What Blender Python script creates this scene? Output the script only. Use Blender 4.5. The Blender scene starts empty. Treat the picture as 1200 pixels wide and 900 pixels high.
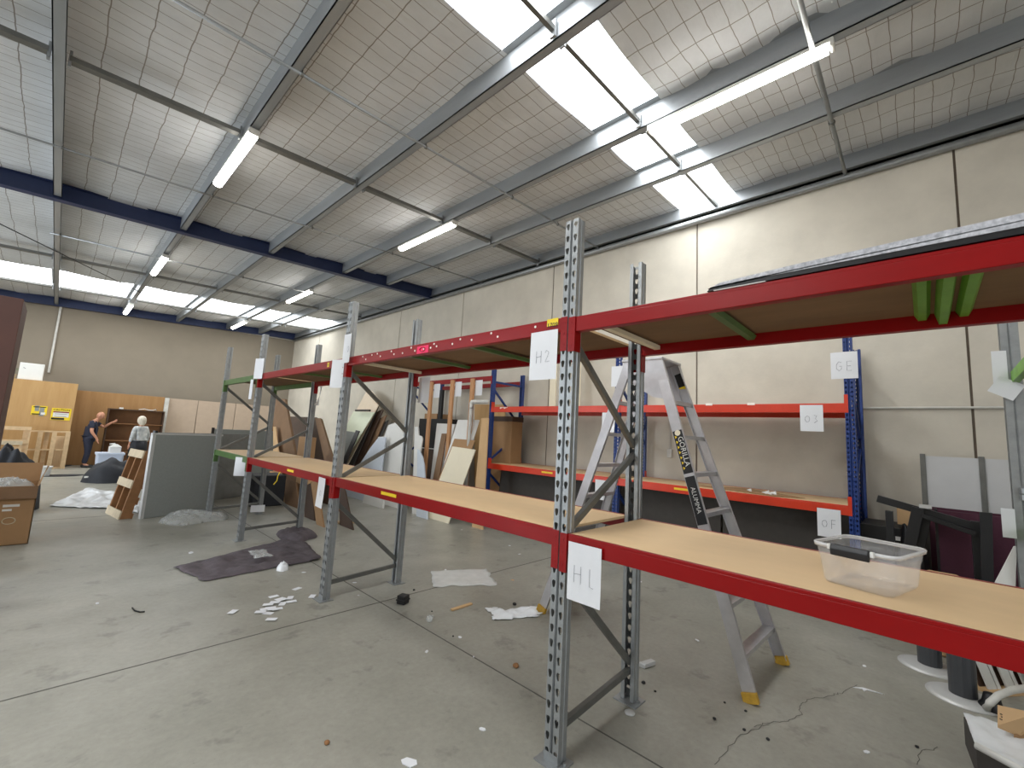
import bpy, bmesh, math, random
from mathutils import Vector, Matrix, noise
random.seed(7)
PI = math.pi
scene = bpy.context.scene
C = scene.collection

# ------------------------------------------------------------------ camera
CAM = Vector((-2.0032, -1.4413, 1.6796))
RX = Vector((0.68572911, -0.72579208, 0.05478543))     # picture right
RD = Vector((0.12520972, 0.04348061, -0.99117706))     # picture down
RF = Vector((0.71700635, 0.68653863, 0.12069215))      # forward
FPX = 506.5
cam_d = bpy.data.cameras.new('camera')
cam = bpy.data.objects.new('camera', cam_d)
C.objects.link(cam)
cam_d.sensor_width = 36.0
cam_d.lens = FPX * 36.0 / 1200.0
cam_d.clip_start = 0.05
cam.matrix_world = Matrix(((RX.x, -RD.x, -RF.x, CAM.x), (RX.y, -RD.y, -RF.y, CAM.y), (RX.z, -RD.z, -RF.z, CAM.z), (0, 0, 0, 1)))
scene.camera = cam

# ------------------------------------------------------------------ world, lights, exposure
w = bpy.data.worlds.new('world'); scene.world = w; w.use_nodes = True
w.node_tree.nodes['Background'].inputs[0].default_value = (0.80, 0.88, 1.0, 1)
w.node_tree.nodes['Background'].inputs[1].default_value = 0.9
scene.view_settings.view_transform = 'Standard'
scene.view_settings.look = 'None'
scene.view_settings.gamma = 1.0
scene.view_settings.use_curve_mapping = False
scene.view_settings.exposure = 1.12
SKY_E = 5.2       # daylight through the roof sheets
TUBE_E = 11.0      # fluorescent diffusers

def area(name, loc, aim, sx, sy, power, col):
    l = bpy.data.lights.new(name, 'AREA'); l.shape = 'RECTANGLE'; l.size = sx; l.size_y = sy
    l.energy = power; l.color = col
    o = bpy.data.objects.new(name, l); C.objects.link(o)
    o.location = loc
    o.rotation_euler = (Vector(aim) - Vector(loc)).to_track_quat('-Z', 'Y').to_euler()
    return o
area('roller_door_daylight', (-8.6, 9.0, 2.2), (0, 8.6, 1.0), 5.0, 4.0, 200, (0.86, 0.93, 1.0))
area('added_front_fill', (-4.5, -6.6, 2.4), (-2.0, 0, 1.6), 5.0, 4.0, 45, (0.92, 0.96, 1.0))  # added fill light at an unseen opening behind the camera

# ------------------------------------------------------------------ materials
def srgb(r, g, b):
    f = lambda c: (c / 255) / 12.92 if c / 255 <= 0.04045 else ((c / 255 + 0.055) / 1.055) ** 2.4
    return (f(r), f(g), f(b), 1)
MATS = {}
def mat(name, col, rough=0.6, metal=0.0, var=0.12, scale=6.0, bump=0.0, bscale=60.0, stretch=(1, 1, 1), col2=None, alpha=None, trans=0.0):
    if name in MATS: return MATS[name]
    m = bpy.data.materials.new(name); m.use_nodes = True
    nt = m.node_tree; b = nt.nodes['Principled BSDF']
    tc = nt.nodes.new('ShaderNodeTexCoord'); mp = nt.nodes.new('ShaderNodeMapping'); mp.inputs['Scale'].default_value = stretch
    nt.links.new(tc.outputs['Object'], mp.inputs[0])
    n = nt.nodes.new('ShaderNodeTexNoise'); n.inputs['Scale'].default_value = scale; n.inputs['Detail'].default_value = 6
    n.inputs['Roughness'].default_value = 0.6
    nt.links.new(mp.outputs[0], n.inputs[0])
    c1 = srgb(*col)
    if col2: c2 = srgb(*col2); c0 = c1
    else:
        c0 = tuple(c * (1 - var) for c in c1[:3]) + (1,); c2 = tuple(min(1, c * (1 + var)) for c in c1[:3]) + (1,)
    cr = nt.nodes.new('ShaderNodeValToRGB'); cr.color_ramp.elements[0].color = c0; cr.color_ramp.elements[1].color = c2
    cr.color_ramp.elements[0].position = 0.3; cr.color_ramp.elements[1].position = 0.7
    nt.links.new(n.outputs[0], cr.inputs[0]); nt.links.new(cr.outputs[0], b.inputs['Base Color'])
    b.inputs['Roughness'].default_value = rough; b.inputs['Metallic'].default_value = metal
    if trans: b.inputs['Transmission Weight'].default_value = trans
    if alpha is not None: b.inputs['Alpha'].default_value = alpha
    if bump:
        n2 = nt.nodes.new('ShaderNodeTexNoise'); n2.inputs['Scale'].default_value = bscale; n2.inputs['Detail'].default_value = 4
        nt.links.new(mp.outputs[0], n2.inputs[0])
        bp = nt.nodes.new('ShaderNodeBump'); bp.inputs['Strength'].default_value = bump; bp.inputs['Distance'].default_value = 0.01
        nt.links.new(n2.outputs[0], bp.inputs['Height']); nt.links.new(bp.outputs[0], b.inputs['Normal'])
    MATS[name] = m
    return m
def emis(name, col, e):
    m = bpy.data.materials.new(name); m.use_nodes = True; b = m.node_tree.nodes['Principled BSDF']
    b.inputs['Base Color'].default_value = (0.8, 0.8, 0.8, 1)
    b.inputs['Emission Color'].default_value = col; b.inputs['Emission Strength'].default_value = e
    return m
def film(name, col, a, rough=0.15):
    """thin clear or milky plastic: part transparent, part glossy and diffuse"""
    m = bpy.data.materials.new(name); m.use_nodes = True; nt = m.node_tree
    b = nt.nodes['Principled BSDF']; b.inputs['Base Color'].default_value = col; b.inputs['Roughness'].default_value = rough
    tr = nt.nodes.new('ShaderNodeBsdfTransparent'); mx = nt.nodes.new('ShaderNodeMixShader')
    n = nt.nodes.new('ShaderNodeTexNoise'); n.inputs['Scale'].default_value = 9
    tc = nt.nodes.new('ShaderNodeTexCoord'); nt.links.new(tc.outputs['Object'], n.inputs[0])
    mr = nt.nodes.new('ShaderNodeMapRange'); mr.inputs[3].default_value = max(0, a - 0.12); mr.inputs[4].default_value = min(1, a + 0.12)
    nt.links.new(n.outputs[0], mr.inputs[0]); nt.links.new(mr.outputs[0], mx.inputs[0])
    nt.links.new(tr.outputs[0], mx.inputs[1]); nt.links.new(b.outputs[0], mx.inputs[2])
    nt.links.new(mx.outputs[0], nt.nodes['Material Output'].inputs[0])
    return m

M_floor = mat('floor_concrete', (142, 139, 129), 0.42, 0, scale=1.3)
nt = M_floor.node_tree; b = nt.nodes['Principled BSDF']
tc = nt.nodes.new('ShaderNodeTexCoord')
def nnoise(sc, det=5):
    n = nt.nodes.new('ShaderNodeTexNoise'); n.inputs['Scale'].default_value = sc; n.inputs['Detail'].default_value = det
    n.inputs['Roughness'].default_value = 0.65; nt.links.new(tc.outputs['Object'], n.inputs[0]); return n
def ramp(src, p0, c0, p1, c1):
    r = nt.nodes.new('ShaderNodeValToRGB'); e = r.color_ramp.elements
    e[0].position = p0; e[0].color = c0; e[1].position = p1; e[1].color = c1
    nt.links.new(src.outputs[0], r.inputs[0]); return r
def mixc(kind, fac, a, bb):
    m = nt.nodes.new('ShaderNodeMixRGB'); m.blend_type = kind; m.inputs[0].default_value = fac
    nt.links.new(a.outputs[0], m.inputs[1]); nt.links.new(bb.outputs[0], m.inputs[2]); return m
g = lambda v: (v, v, v, 1)
base = ramp(nnoise(0.9), 0.3, srgb(144, 142, 131), 0.7, srgb(168, 165, 154))
fine = ramp(nnoise(24, 8), 0.3, g(0.84), 0.7, g(1.0))
stain = ramp(nnoise(3.1, 4), 0.33, g(0.68), 0.41, g(1.0))
speck = ramp(nnoise(70, 2), 0.28, g(0.6), 0.33, g(1.0))
m1 = mixc('MULTIPLY', 1, base, fine); m2 = mixc('MULTIPLY', 0.8, m1, stain); m3 = mixc('MULTIPLY', 0.6, m2, speck)
nt.links.new(m3.outputs[0], b.inputs['Base Color'])
rr = ramp(nnoise(1.7), 0.3, g(0.30), 0.7, g(0.5)); nt.links.new(rr.outputs[0], b.inputs['Roughness'])

# foil faced roof insulation held up by wire mesh: 300 x 150 mm grid, wrinkles
M_foil = mat('roof_foil', (186, 178, 168), 0.6, 0.0, 0.06, 3.0)
nt = M_foil.node_tree; b = nt.nodes['Principled BSDF']
tc = nt.nodes.new('ShaderNodeTexCoord')
wob = nnoise(2.5, 2)
vm = nt.nodes.new('ShaderNodeVectorMath'); vm.operation = 'SCALE'; vm.inputs['Scale'].default_value = 0.05
nt.links.new(wob.outputs[1], vm.inputs[0])
va = nt.nodes.new('ShaderNodeVectorMath'); va.operation = 'ADD'
nt.links.new(tc.outputs['Object'], va.inputs[0]); nt.links.new(vm.outputs[0], va.inputs[1])
sp = nt.nodes.new('ShaderNodeSeparateXYZ'); nt.links.new(va.outputs[0], sp.inputs[0])
def line(out, period, width):
    d = nt.nodes.new('ShaderNodeMath'); d.operation = 'DIVIDE'; d.inputs[1].default_value = period; nt.links.new(out, d.inputs[0])
    f = nt.nodes.new('ShaderNodeMath'); f.operation = 'FRACT'; nt.links.new(d.outputs[0], f.inputs[0])
    l = nt.nodes.new('ShaderNodeMath'); l.operation = 'LESS_THAN'; l.inputs[1].default_value = width / period; nt.links.new(f.outputs[0], l.inputs[0]); return l
lx = line(sp.outputs[0], 0.30, 0.010); ly = line(sp.outputs[1], 0.15, 0.007); lap = line(sp.outputs[1], 1.35, 0.02)
mxl = nt.nodes.new('ShaderNodeMath'); mxl.operation = 'MAXIMUM'; nt.links.new(lx.outputs[0], mxl.inputs[0]); nt.links.new(ly.outputs[0], mxl.inputs[1])
wirec = nt.nodes.new('ShaderNodeMixRGB'); wirec.inputs[2].default_value = srgb(140, 135, 128)
nt.links.new(mxl.outputs[0], wirec.inputs[0])
fb = ramp(nnoise(1.2, 6), 0.3, srgb(200, 202, 203), 0.7, srgb(222, 224, 226)); nt.links.new(fb.outputs[0], wirec.inputs[1])
nt.links.new(wirec.outputs[0], b.inputs['Base Color'])
mp = nt.nodes.new('ShaderNodeMapping'); mp.inputs['Scale'].default_value = (0.7, 5.0, 1); nt.links.new(tc.outputs['Object'], mp.inputs[0])
wn = nt.nodes.new('ShaderNodeTexNoise'); wn.inputs['Scale'].default_value = 2.0; wn.inputs['Detail'].default_value = 5; nt.links.new(mp.outputs[0], wn.inputs[0])
bp = nt.nodes.new('ShaderNodeBump'); bp.inputs['Strength'].default_value = 0.5; bp.inputs['Distance'].default_value = 0.05
nt.links.new(wn.outputs[0], bp.inputs['Height']); nt.links.new(bp.outputs[0], b.inputs['Normal'])

M_wall = mat('precast_concrete', (204, 197, 183), 0.85, 0, 0.12, 1.1, 0.15, 30)
M_wallf = mat('painted_block', (136, 126, 111), 0.85, 0, 0.04, 2.0, 0.1, 40)
M_joint = mat('joint_sealant', (112, 100, 88), 0.8)
M_fjoint = mat('floor_joint', (92, 90, 84), 0.8)
M_galv = mat('galvanised', (154, 157, 158), 0.40, 0.6, 0.10, 14, 0.05, 80)
M_galvd = mat('galvanised_weathered', (116, 116, 112), 0.45, 0.6, 0.14, 9, 0.05, 60)
M_purlin = mat('purlin_zinc', (160, 164, 167), 0.42, 0.55, 0.10, 5, 0.05, 50, (1, .15, 1))
M_blue = mat('rafter_blue', (32, 46, 84), 0.5, 0, 0.1)
M_conduit = mat('conduit_white', (205, 203, 196), 0.5)
M_red = mat('beam_red', (138, 5, 8), 0.36, 0, 0.10, 8, 0.03, 40, (1, .3, 1))
M_red.node_tree.nodes['Principled BSDF'].inputs['Specular IOR Level'].default_value = .3
M_orange = mat('beam_orange', (206, 54, 22), 0.38, 0, 0.07, 8)
M_rblue = mat('rack_blue', (28, 56, 120), 0.4, 0, 0.1, 9)
M_green = mat('beam_green', (74, 104, 52), 0.45, 0, 0.2, 7)
M_lime = mat('beam_lime', (108, 158, 58), 0.45, 0, 0.15, 9)
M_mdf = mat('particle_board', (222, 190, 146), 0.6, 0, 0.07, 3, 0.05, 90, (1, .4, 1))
M_raw_shade = mat('raw_shaded_underside', (122, 96, 70), 0.8, 0, 0.16, 4, 0.05, 60, (1, .3, 1))  # raw board brown, with the shade beneath the shelves put into the colour
M_mdf2 = mat('raw_board', (150, 124, 94), 0.7, 0, 0.12, 5, 0.05, 90)
M_ply = mat('plywood', (176, 136, 84), 0.55, 0, col2=(192, 154, 102), scale=2.2, bump=0.03, stretch=(3, 3, .35))
M_plyd = mat('plywood_dark', (152, 112, 66), 0.55, 0, col2=(168, 128, 82), scale=2.2, stretch=(3, 3, .35))
M_pink = mat('partition_beige', (182, 162, 142), 0.7, 0, 0.04)
M_pine = mat('pine_timber', (208, 178, 138), 0.65, 0, 0.12, 5, stretch=(2, 2, .4))
M_pinew = mat('pine_stud', (190, 140, 96), 0.6, 0, 0.12, 5, stretch=(5, 5, .5))
M_pallet = mat('old_pallet_wood', (142, 100, 62), 0.75, 0, 0.2, 6)
M_palletw = mat('pale_pallet_wood', (196, 180, 152), 0.75, 0, 0.15, 8)
M_dwood = mat('dark_wood', (74, 54, 40), 0.6, 0, 0.15, 4)
M_bookc = mat('bookcase_brown', (128, 88, 52), 0.6, 0, 0.12, 4)
M_brownb = mat('brown_board', (130, 100, 72), 0.7, 0, 0.12, 3)
M_card = mat('cardboard', (166, 130, 92), 0.8, 0, 0.07, 4)
M_cardl = mat('cardboard_light', (204, 168, 124), 0.8, 0, 0.05, 4)
M_grey = mat('partition_grey', (140, 143, 139), 0.8, 0, 0.05, 30, 0.1, 200)
M_dgrey = mat('board_and_shade_charcoal', (72, 68, 64), 0.85, 0, 0.08, 12)
M_black = mat('black_plastic', (24, 24, 26), 0.45, 0, 0.2)
M_blackc = mat('black_cloth', (34, 36, 42), 0.7, 0, 0.2)
M_cloth = mat('blanket_cloth', (92, 84, 88), 0.95, 0, 0.25, 12, 0.4, 120)
M_white = mat('white_laminate', (222, 221, 216), 0.4, 0, 0.02)
M_cream = mat('cream_laminate', (236, 226, 200), 0.45, 0, 0.02)
M_mint = mat('pale_green_board', (226, 232, 204), 0.5, 0, 0.03)
M_beige = mat('beige_board', (224, 204, 176), 0.5, 0, 0.03)
M_bluish = mat('pale_blue_board', (198, 206, 216), 0.45, 0, 0.03)
M_paper = mat('paper', (226, 227, 230), 0.85, 0, 0.02, 8, 0.15, 12)
M_ink = mat('pencil_ink', (110, 110, 122), 0.8)
M_alu = mat('ladder_aluminium', (196, 194, 196), 0.36, 0.6, 0.08, 12, 0.03, 60)
M_yellow = mat('yellow_label', (238, 206, 40), 0.5, 0, 0.05)
M_yfoot = mat('yellow_rubber', (196, 154, 52), 0.6, 0, 0.15, 30)
M_pinkl = mat('pink_sticker', (240, 40, 96), 0.5)
M_dot = mat('white_dot', (244, 236, 226), 0.5)
M_maroon = mat('maroon_fabric', (74, 36, 52), 0.9, 0, 0.1, 60)
M_lgrey = mat('light_grey_fabric', (196, 196, 196), 0.85, 0, 0.03)
M_carpet = mat('silver_carpet', (212, 212, 216), 0.9, 0, col2=(150, 150, 156), scale=60)
M_steelw = mat('satin_steel', (198, 198, 196), 0.5, 0.3, 0.05)
M_skin = mat('skin', (196, 140, 112), 0.55, 0, 0.05)
M_navy = mat('navy_cloth', (36, 40, 58), 0.8, 0, 0.15, 20)
M_blouse = mat('white_blouse', (222, 222, 218), 0.8, 0, col2=(150, 156, 160), scale=9)
M_hair = mat('pale_blonde_hair', (216, 206, 188), 0.6, 0, 0.15, 20, 0.3, 60, (1, 1, .2))
M_shoe = mat('shoe_black', (26, 26, 26), 0.5)
M_rust = mat('leaf_green', (64, 110, 54), 0.6, 0, .3, 20)
M_tubp = film('clear_tub_plastic', (0.82, 0.82, 0.82, 1), 0.15, .12)
M_film = film('milky_film', (0.80, 0.80, 0.78, 1), 0.72, 0.3)
M_filmc = film('clear_film', (0.74, 0.76, 0.74, 1), 0.34, 0.2)
M_filmw = film('white_film', (0.90, 0.92, 0.94, 1), 0.85, 0.3)
M_sky = emis('daylight_sheet', (0.95, 0.98, 1.0, 1), SKY_E)
M_sky2 = emis('daylight_sheet_far', (0.93, 0.975, 1.0, 1), 2.6)
M_tube = emis('lit_diffuser', (1.0, 0.965, 0.90, 1), TUBE_E)
M_bluebin = mat('pale_blue_plastic', (196, 206, 224), 0.45, 0, 0.04)

# ------------------------------------------------------------------ helpers
def at(px, py, ax, val):
    """the point of the place seen at that spot of the photograph, on the plane axis = val"""
    d = RX * ((px - 600) / FPX) + RD * ((py - 450) / FPX) + RF
    t = (val - CAM[ax]) / d[ax]
    return CAM + d * t
def ray(px, py):
    return RX * ((px - 600) / FPX) + RD * ((py - 450) / FPX) + RF
def NB(): return bmesh.new()
def box(bm, a, b, M=None):
    x0, y0, z0 = a; x1, y1, z1 = b
    vs = [bm.verts.new(Vector(p) if M is None else M @ Vector(p)) for p in
          ((x0, y0, z0), (x1, y0, z0), (x1, y1, z0), (x0, y1, z0), (x0, y0, z1), (x1, y0, z1), (x1, y1, z1), (x0, y1, z1))]
    for f in ((3, 2, 1, 0), (4, 5, 6, 7), (0, 1, 5, 4), (1, 2, 6, 5), (2, 3, 7, 6), (3, 0, 4, 7)):
        bm.faces.new([vs[i] for i in f])
    return vs
def prism(bm, pts, off):
    """a polygon of 3D points extruded by off"""
    off = Vector(off)
    a = [bm.verts.new(Vector(p)) for p in pts]; b2 = [bm.verts.new(Vector(p) + off) for p in pts]
    n = len(pts)
    bm.faces.new(a); bm.faces.new(b2[::-1])
    for i in range(n): bm.faces.new((a[(i + 1) % n], a[i], b2[i], b2[(i + 1) % n]))
def tube(bm, pts, r, n=10, cap=True, rs=None):
    pts = [Vector(p) for p in pts]; rings = []
    for i, p in enumerate(pts):
        t = (pts[min(i + 1, len(pts) - 1)] - pts[max(i - 1, 0)]).normalized()
        u = t.cross(Vector((0, 0, 1)))
        if u.length < 0.05: u = t.cross(Vector((1, 0, 0)))
        u.normalize(); v = t.cross(u); rr = rs[i] if rs else r
        rings.append([bm.verts.new(p + (u * math.cos(2 * PI * k / n) + v * math.sin(2 * PI * k / n)) * rr) for k in range(n)])
    for a, b2 in zip(rings, rings[1:]):
        for k in range(n):
            bm.faces.new((a[k], a[(k + 1) % n], b2[(k + 1) % n], b2[k]))
    if cap: bm.faces.new(rings[0][::-1]); bm.faces.new(rings[-1])
def bar(bm, p, q, w_, t, side=(0, 0, 1)):
    """rectangular bar from p to q, w_ wide along side, t thick the other way"""
    p = Vector(p); q = Vector(q); d = (q - p).normalized(); s = Vector(side); s = (s - d * s.dot(d)).normalized(); n = d.cross(s)
    pts = [p + s * w_ / 2 + n * t / 2, p - s * w_ / 2 + n * t / 2, p - s * w_ / 2 - n * t / 2, p + s * w_ / 2 - n * t / 2]
    prism(bm, pts, q - p)
def lathe(bm, prof, c=(0, 0, 0), n=24, sq=None):
    rings = []
    for r, z in prof:
        rings.append([bm.verts.new(Vector(c) + Vector((r * math.cos(2 * PI * k / n), r * math.sin(2 * PI * k / n), z))) for k in range(n)])
    for a, b2 in zip(rings, rings[1:]):
        for k in range(n): bm.faces.new((a[k], a[(k + 1) % n], b2[(k + 1) % n], b2[k]))
    if prof[0][0] > 1e-4: bm.faces.new(rings[0][::-1])
    if prof[-1][0] > 1e-4: bm.faces.new(rings[-1])
def obj(name, bm, m, parent=None, smooth=False, bevel=0.0, solid=0.0, norm=True):
    if norm: bmesh.ops.recalc_face_normals(bm, faces=bm.faces)
    me = bpy.data.meshes.new(name); bm.to_mesh(me); bm.free()
    me.materials.append(m)
    if smooth:
        for p in me.polygons: p.use_smooth = True
    o = bpy.data.objects.new(name, me); C.objects.link(o)
    if parent: o.parent = parent
    if bevel:
        md = o.modifiers.new('bevel', 'BEVEL'); md.width = bevel; md.segments = 2; md.limit_method = 'ANGLE'
    if solid:
        md = o.modifiers.new('solid', 'SOLIDIFY'); md.thickness = solid; md.offset = 0
    return o
def tag(o, label, cat, group=None, kind=None):
    if label: o['label'] = label
    if cat: o['category'] = cat
    if group: o['group'] = group
    if kind: o['kind'] = kind
    return o
def thing(name, label, cat, loc=(0, 0, 0), rotz=0, group=None):
    o = bpy.data.objects.new(name, None); C.objects.link(o); o.location = loc; o.rotation_euler = (0, 0, rotz)
    o.empty_display_size = 0.1
    return tag(o, label, cat, group)
def struct(name, bm, m, parent=None, **k):
    o = obj(name, bm, m, parent, **k)
    if parent is None: o['kind'] = 'structure'
    return o
def recentre(o):
    """put a mesh object's origin at the middle of its base"""
    me = o.data; xs = [v.co for v in me.vertices]
    c = Vector((sum(v.x for v in xs) / len(xs), sum(v.y for v in xs) / len(xs), min(v.z for v in xs)))
    me.transform(Matrix.Translation(-c)); o.location = o.location + c
    return o
def text(name, s, size, M, m, parent=None, ext=0.0004):
    cu = bpy.data.curves.new(name, 'FONT'); cu.body = s; cu.size = size; cu.extrude = ext; cu.align_x = 'CENTER'; cu.align_y = 'CENTER'; cu.resolution_u = 2
    t = bpy.data.objects.new(name, cu); C.objects.link(t)
    dg = bpy.context.evaluated_depsgraph_get(); dg.update()
    me = bpy.data.meshes.new_from_object(t.evaluated_get(dg)); bpy.data.objects.remove(t); bpy.data.curves.remove(cu)
    me.transform(M); me.materials.clear(); me.materials.append(m)
    o = bpy.data.objects.new(name, me); C.objects.link(o); o.parent = parent
    return o
def frame_M(o, right, up):
    """matrix taking local x,y,z to right, up, right x up at point o"""
    r = Vector(right).normalized(); u = Vector(up); u = (u - r * u.dot(r)).normalized(); n = r.cross(u)
    return Matrix(((r.x, u.x, n.x, o[0]), (r.y, u.y, n.y, o[1]), (r.z, u.z, n.z, o[2]), (0, 0, 0, 1)))
def plate(bm, M, w_, h, t):
    box(bm, (-w_ / 2, -h / 2, 0), (w_ / 2, h / 2, t), M)

# ------------------------------------------------------------------ the building
XW = 4.958; YF = 18.8; XL = -8.5; YB = -7.0
S = 0.05
def purl_z(x): return CAM.z + 3.43 + S * (x - CAM.x)       # underside of the purlins
def ceil_z(x): return purl_z(x) + 0.25
bm = NB(); box(bm, (XL - 3, YB - 3, -0.2), (XW + 0.2, YF + 0.2, 0)); struct('floor', bm, M_floor)
# walls: the right hand one is precast panels with open joints
JY = [-7.84, -4.84, -1.845, 1.153, 4.163, 7.139, 10.121, 13.12, 16.1]
bm = NB(); ed = [YB - 3] + JY + [YF + 0.2]
for a, b2 in zip(ed, ed[1:]):
    if b2 > YB - 2: box(bm, (XW, a + 0.012, -0.1), (XW + 0.2, b2 - 0.012, 6.2))
struct('wall_right', bm, M_wall)
bm = NB(); box(bm, (XW + 0.02, YB - 1, -0.1), (XW + 0.19, YF, 6.2)); struct('trim_1', bm, M_joint)
bm = NB(); box(bm, (XL - 0.2, YF, -0.1), (XW + 0.2, YF + 0.2, 6.2)); struct('wall_far', bm, M_wallf)
bm = NB(); box(bm, (XL - 0.2, YB - 0.2, -0.1), (-7.2, YB, 6.2)); box(bm, (-1.8, YB - 0.2, -0.1), (XW + 0.2, YB, 6.2)); box(bm, (-7.2, YB - 0.2, 4.6), (-1.8, YB, 6.2))
struct('wall_back', bm, M_wall)
bm = NB(); box(bm, (XL - 0.2, YB, -0.1), (XL, 6.3, 6.2)); box(bm, (XL - 0.2, 11.7, -0.1), (XL, YF, 6.2)); box(bm, (XL - 0.2, 6.3, 4.3), (XL, 11.7, 6.2))
struct('wall_left', bm, M_wall)
# floor joints
bm = NB()
for y in (2.5, 8.5, 14.5, -3.5): box(bm, (XL, y - 0.006, -0.01), (XW, y + 0.006, 0.0012))
for x in (0.415, -5.6): box(bm, (x - 0.005, YB, -0.01), (x + 0.005, YF, 0.0012))
struct('trim_2', bm, M_fjoint)
bm = NB()
def crack(pts, wd=0.004):
    P = []
    for i in range(len(pts) - 1):
        a = at(*pts[i], 2, 0); c = at(*pts[i + 1], 2, 0)
        for k in range(5):
            q = a.lerp(c, k / 5); q += Vector((random.uniform(-1, 1), random.uniform(-1, 1), 0)) * 0.012; P.append(q)
    for p, q in zip(P, P[1:]):
        d = (q - p).normalized(); n = Vector((-d.y, d.x, 0)) * wd / 2; z = Vector((0, 0, 0.0016))
        bm.faces.new([bm.verts.new(v + z) for v in (p - n, q - n, q + n, p + n)])
crack([(1003, 802), (985, 812), (975, 815), (945, 820), (938, 826), (938, 838), (922, 846), (900, 848), (880, 852)])
crack([(900, 848), (870, 862), (845, 885), (836, 899)]); crack([(1100, 877), (1078, 882), (1070, 898)])
struct('trim_3', bm, M_fjoint)

# insulation: a grid that sags between the purlins
PX = [-0.34 - 2.0 + 0.0, -0.71, 0.78, 2.37, 3.55, 4.86]
PX = [-7.1, -5.5, -3.93, -2.36, -0.74, 0.76, 2.36, 3.52]
SK = [(-8, 0.56), (1.43, 14.75), (17.0, YF + 0.1)]
def ceiling_piece(bm, y0, y1):
    nx = 108; ny = max(4, int((y1 - y0) / 0.28)); g_ = []
    for i in range(nx + 1):
        x = XL - 0.1 + (XW + 0.2 - XL) * i / nx; col = []
        edge = PX + [XW + .1]
        lo = max([p for p in edge if p <= x], default=XL - .2); hi = min([p for p in edge if p > x], default=XW + .3)
        u = (x - lo) / (hi - lo); sag = 0.045 * math.sin(PI * max(0, min(1, u)))
        for j in range(ny + 1):
            y = y0 + (y1 - y0) * j / ny
            s2 = sag * (0.75 + 0.5 * noise.noise(Vector((x * 0.9, y * 1.7, 3.1))))
            if x > 1.5 and y < 0.5: s2 += 0.03 * noise.noise(Vector((x * .6, y * 6, 1)))
            col.append(bm.verts.new((x, y, ceil_z(x) - s2)))
        g_.append(col)
    for i in range(nx):
        for j in range(ny): bm.faces.new((g_[i][j], g_[i][j + 1], g_[i + 1][j + 1], g_[i + 1][j]))
bm = NB()
for a, b2 in SK: ceiling_piece(bm, a, b2)
struct('ceiling', bm, M_foil, smooth=True, norm=False)
bm = NB(); box(bm, (XL - 1, YB - 1, 6.25), (XW + .3, YF + .3, 6.35))
bmesh.ops.delete(bm, geom=list(bm.faces), context='FACES'); bm.free()
for k, (a, b2) in enumerate(((0.54, 1.45), (14.73, 17.02))):
    bm = NB(); vs = [bm.verts.new((x, y, ceil_z(x) + 0.015)) for x, y in ((XL, a), (XL, b2), (XW - .05, b2), (XW - .05, a))]; bm.faces.new(vs)
    struct('window_%d' % (k + 1), bm, (M_sky, M_sky2)[k], norm=False)

# purlins: galvanised zeds in two spans between the rafters
def purlin(x, y0, y1, k, nm):
    z = purl_z(x); h = 0.25; f = 0.095; t = 0.010
    bm = NB(); box(bm, (x - f, y0, z), (x - f + t, y1, z + h)); box(bm, (x - f, y0, z), (x, y1, z + t)); box(bm, (x - .006, y0, z), (x, y1, z + .022)); box(bm, (x - f - .07, y0, z + h - t), (x - f + t, y1, z + h - .004))
    tag(recentre(obj('roof_purlin', bm, M_purlin)), nm, 'purlin', 'roof purlins')
span = ['galvanised roof purlin between camera side and the dark blue rafter', 'galvanised roof purlin beyond the blue rafter towards far wall']
wherep = ['far out over the left side', 'well left of the lights', 'just left of the leftmost one seen', 'running straight up the left of the picture',
          'carrying the left row of lamps', 'between the two rows of lamps', 'carrying the right row of lamps', 'nearest the concrete wall']
for i, x in enumerate(PX):
    for k, (y0, y1) in enumerate(((-7, 8.43), (8.59, 18.62))):
        if i < 2: continue
        purlin(x, y0, y1, k, ('near span of galvanised purlin ' if k == 0 else 'far span of galvanised purlin ') + wherep[i])
# eave channel at the top of the wall
bm = NB(); box(bm, (XW - 0.07, -7, 5.47), (XW - .004, YF, 5.72)); box(bm, (XW - .13, -7, 5.47), (XW - .004, YF, 5.48))
tag(recentre(obj('eave_channel', bm, M_purlin)), 'dark galvanised eave channel along top of the right concrete wall', 'channel')
# rafters: blue I beams following the roof fall
def rafter(y, nm):
    bm = NB()
    for (w_, z0, z1) in ((0.15, -0.045, -0.03), (0.012, -0.03, 0.215), (0.15, 0.215, 0.228)):
        pts = [(XL, y - w_ / 2, purl_z(XL) + z0), (XL, y - w_ / 2, purl_z(XL) + z1), (XW - .01, y - w_ / 2, purl_z(XW) + z1), (XW - .01, y - w_ / 2, purl_z(XW) + z0)]
        prism(bm, pts, (0, w_, 0))
    return tag(recentre(obj('roof_rafter', bm, M_blue)), nm, 'rafter', 'blue rafters')
rafter(8.51, 'dark blue steel rafter crossing the middle of the roof')
rafter(18.66, 'dark blue steel rafter high against the far wall')
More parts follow.
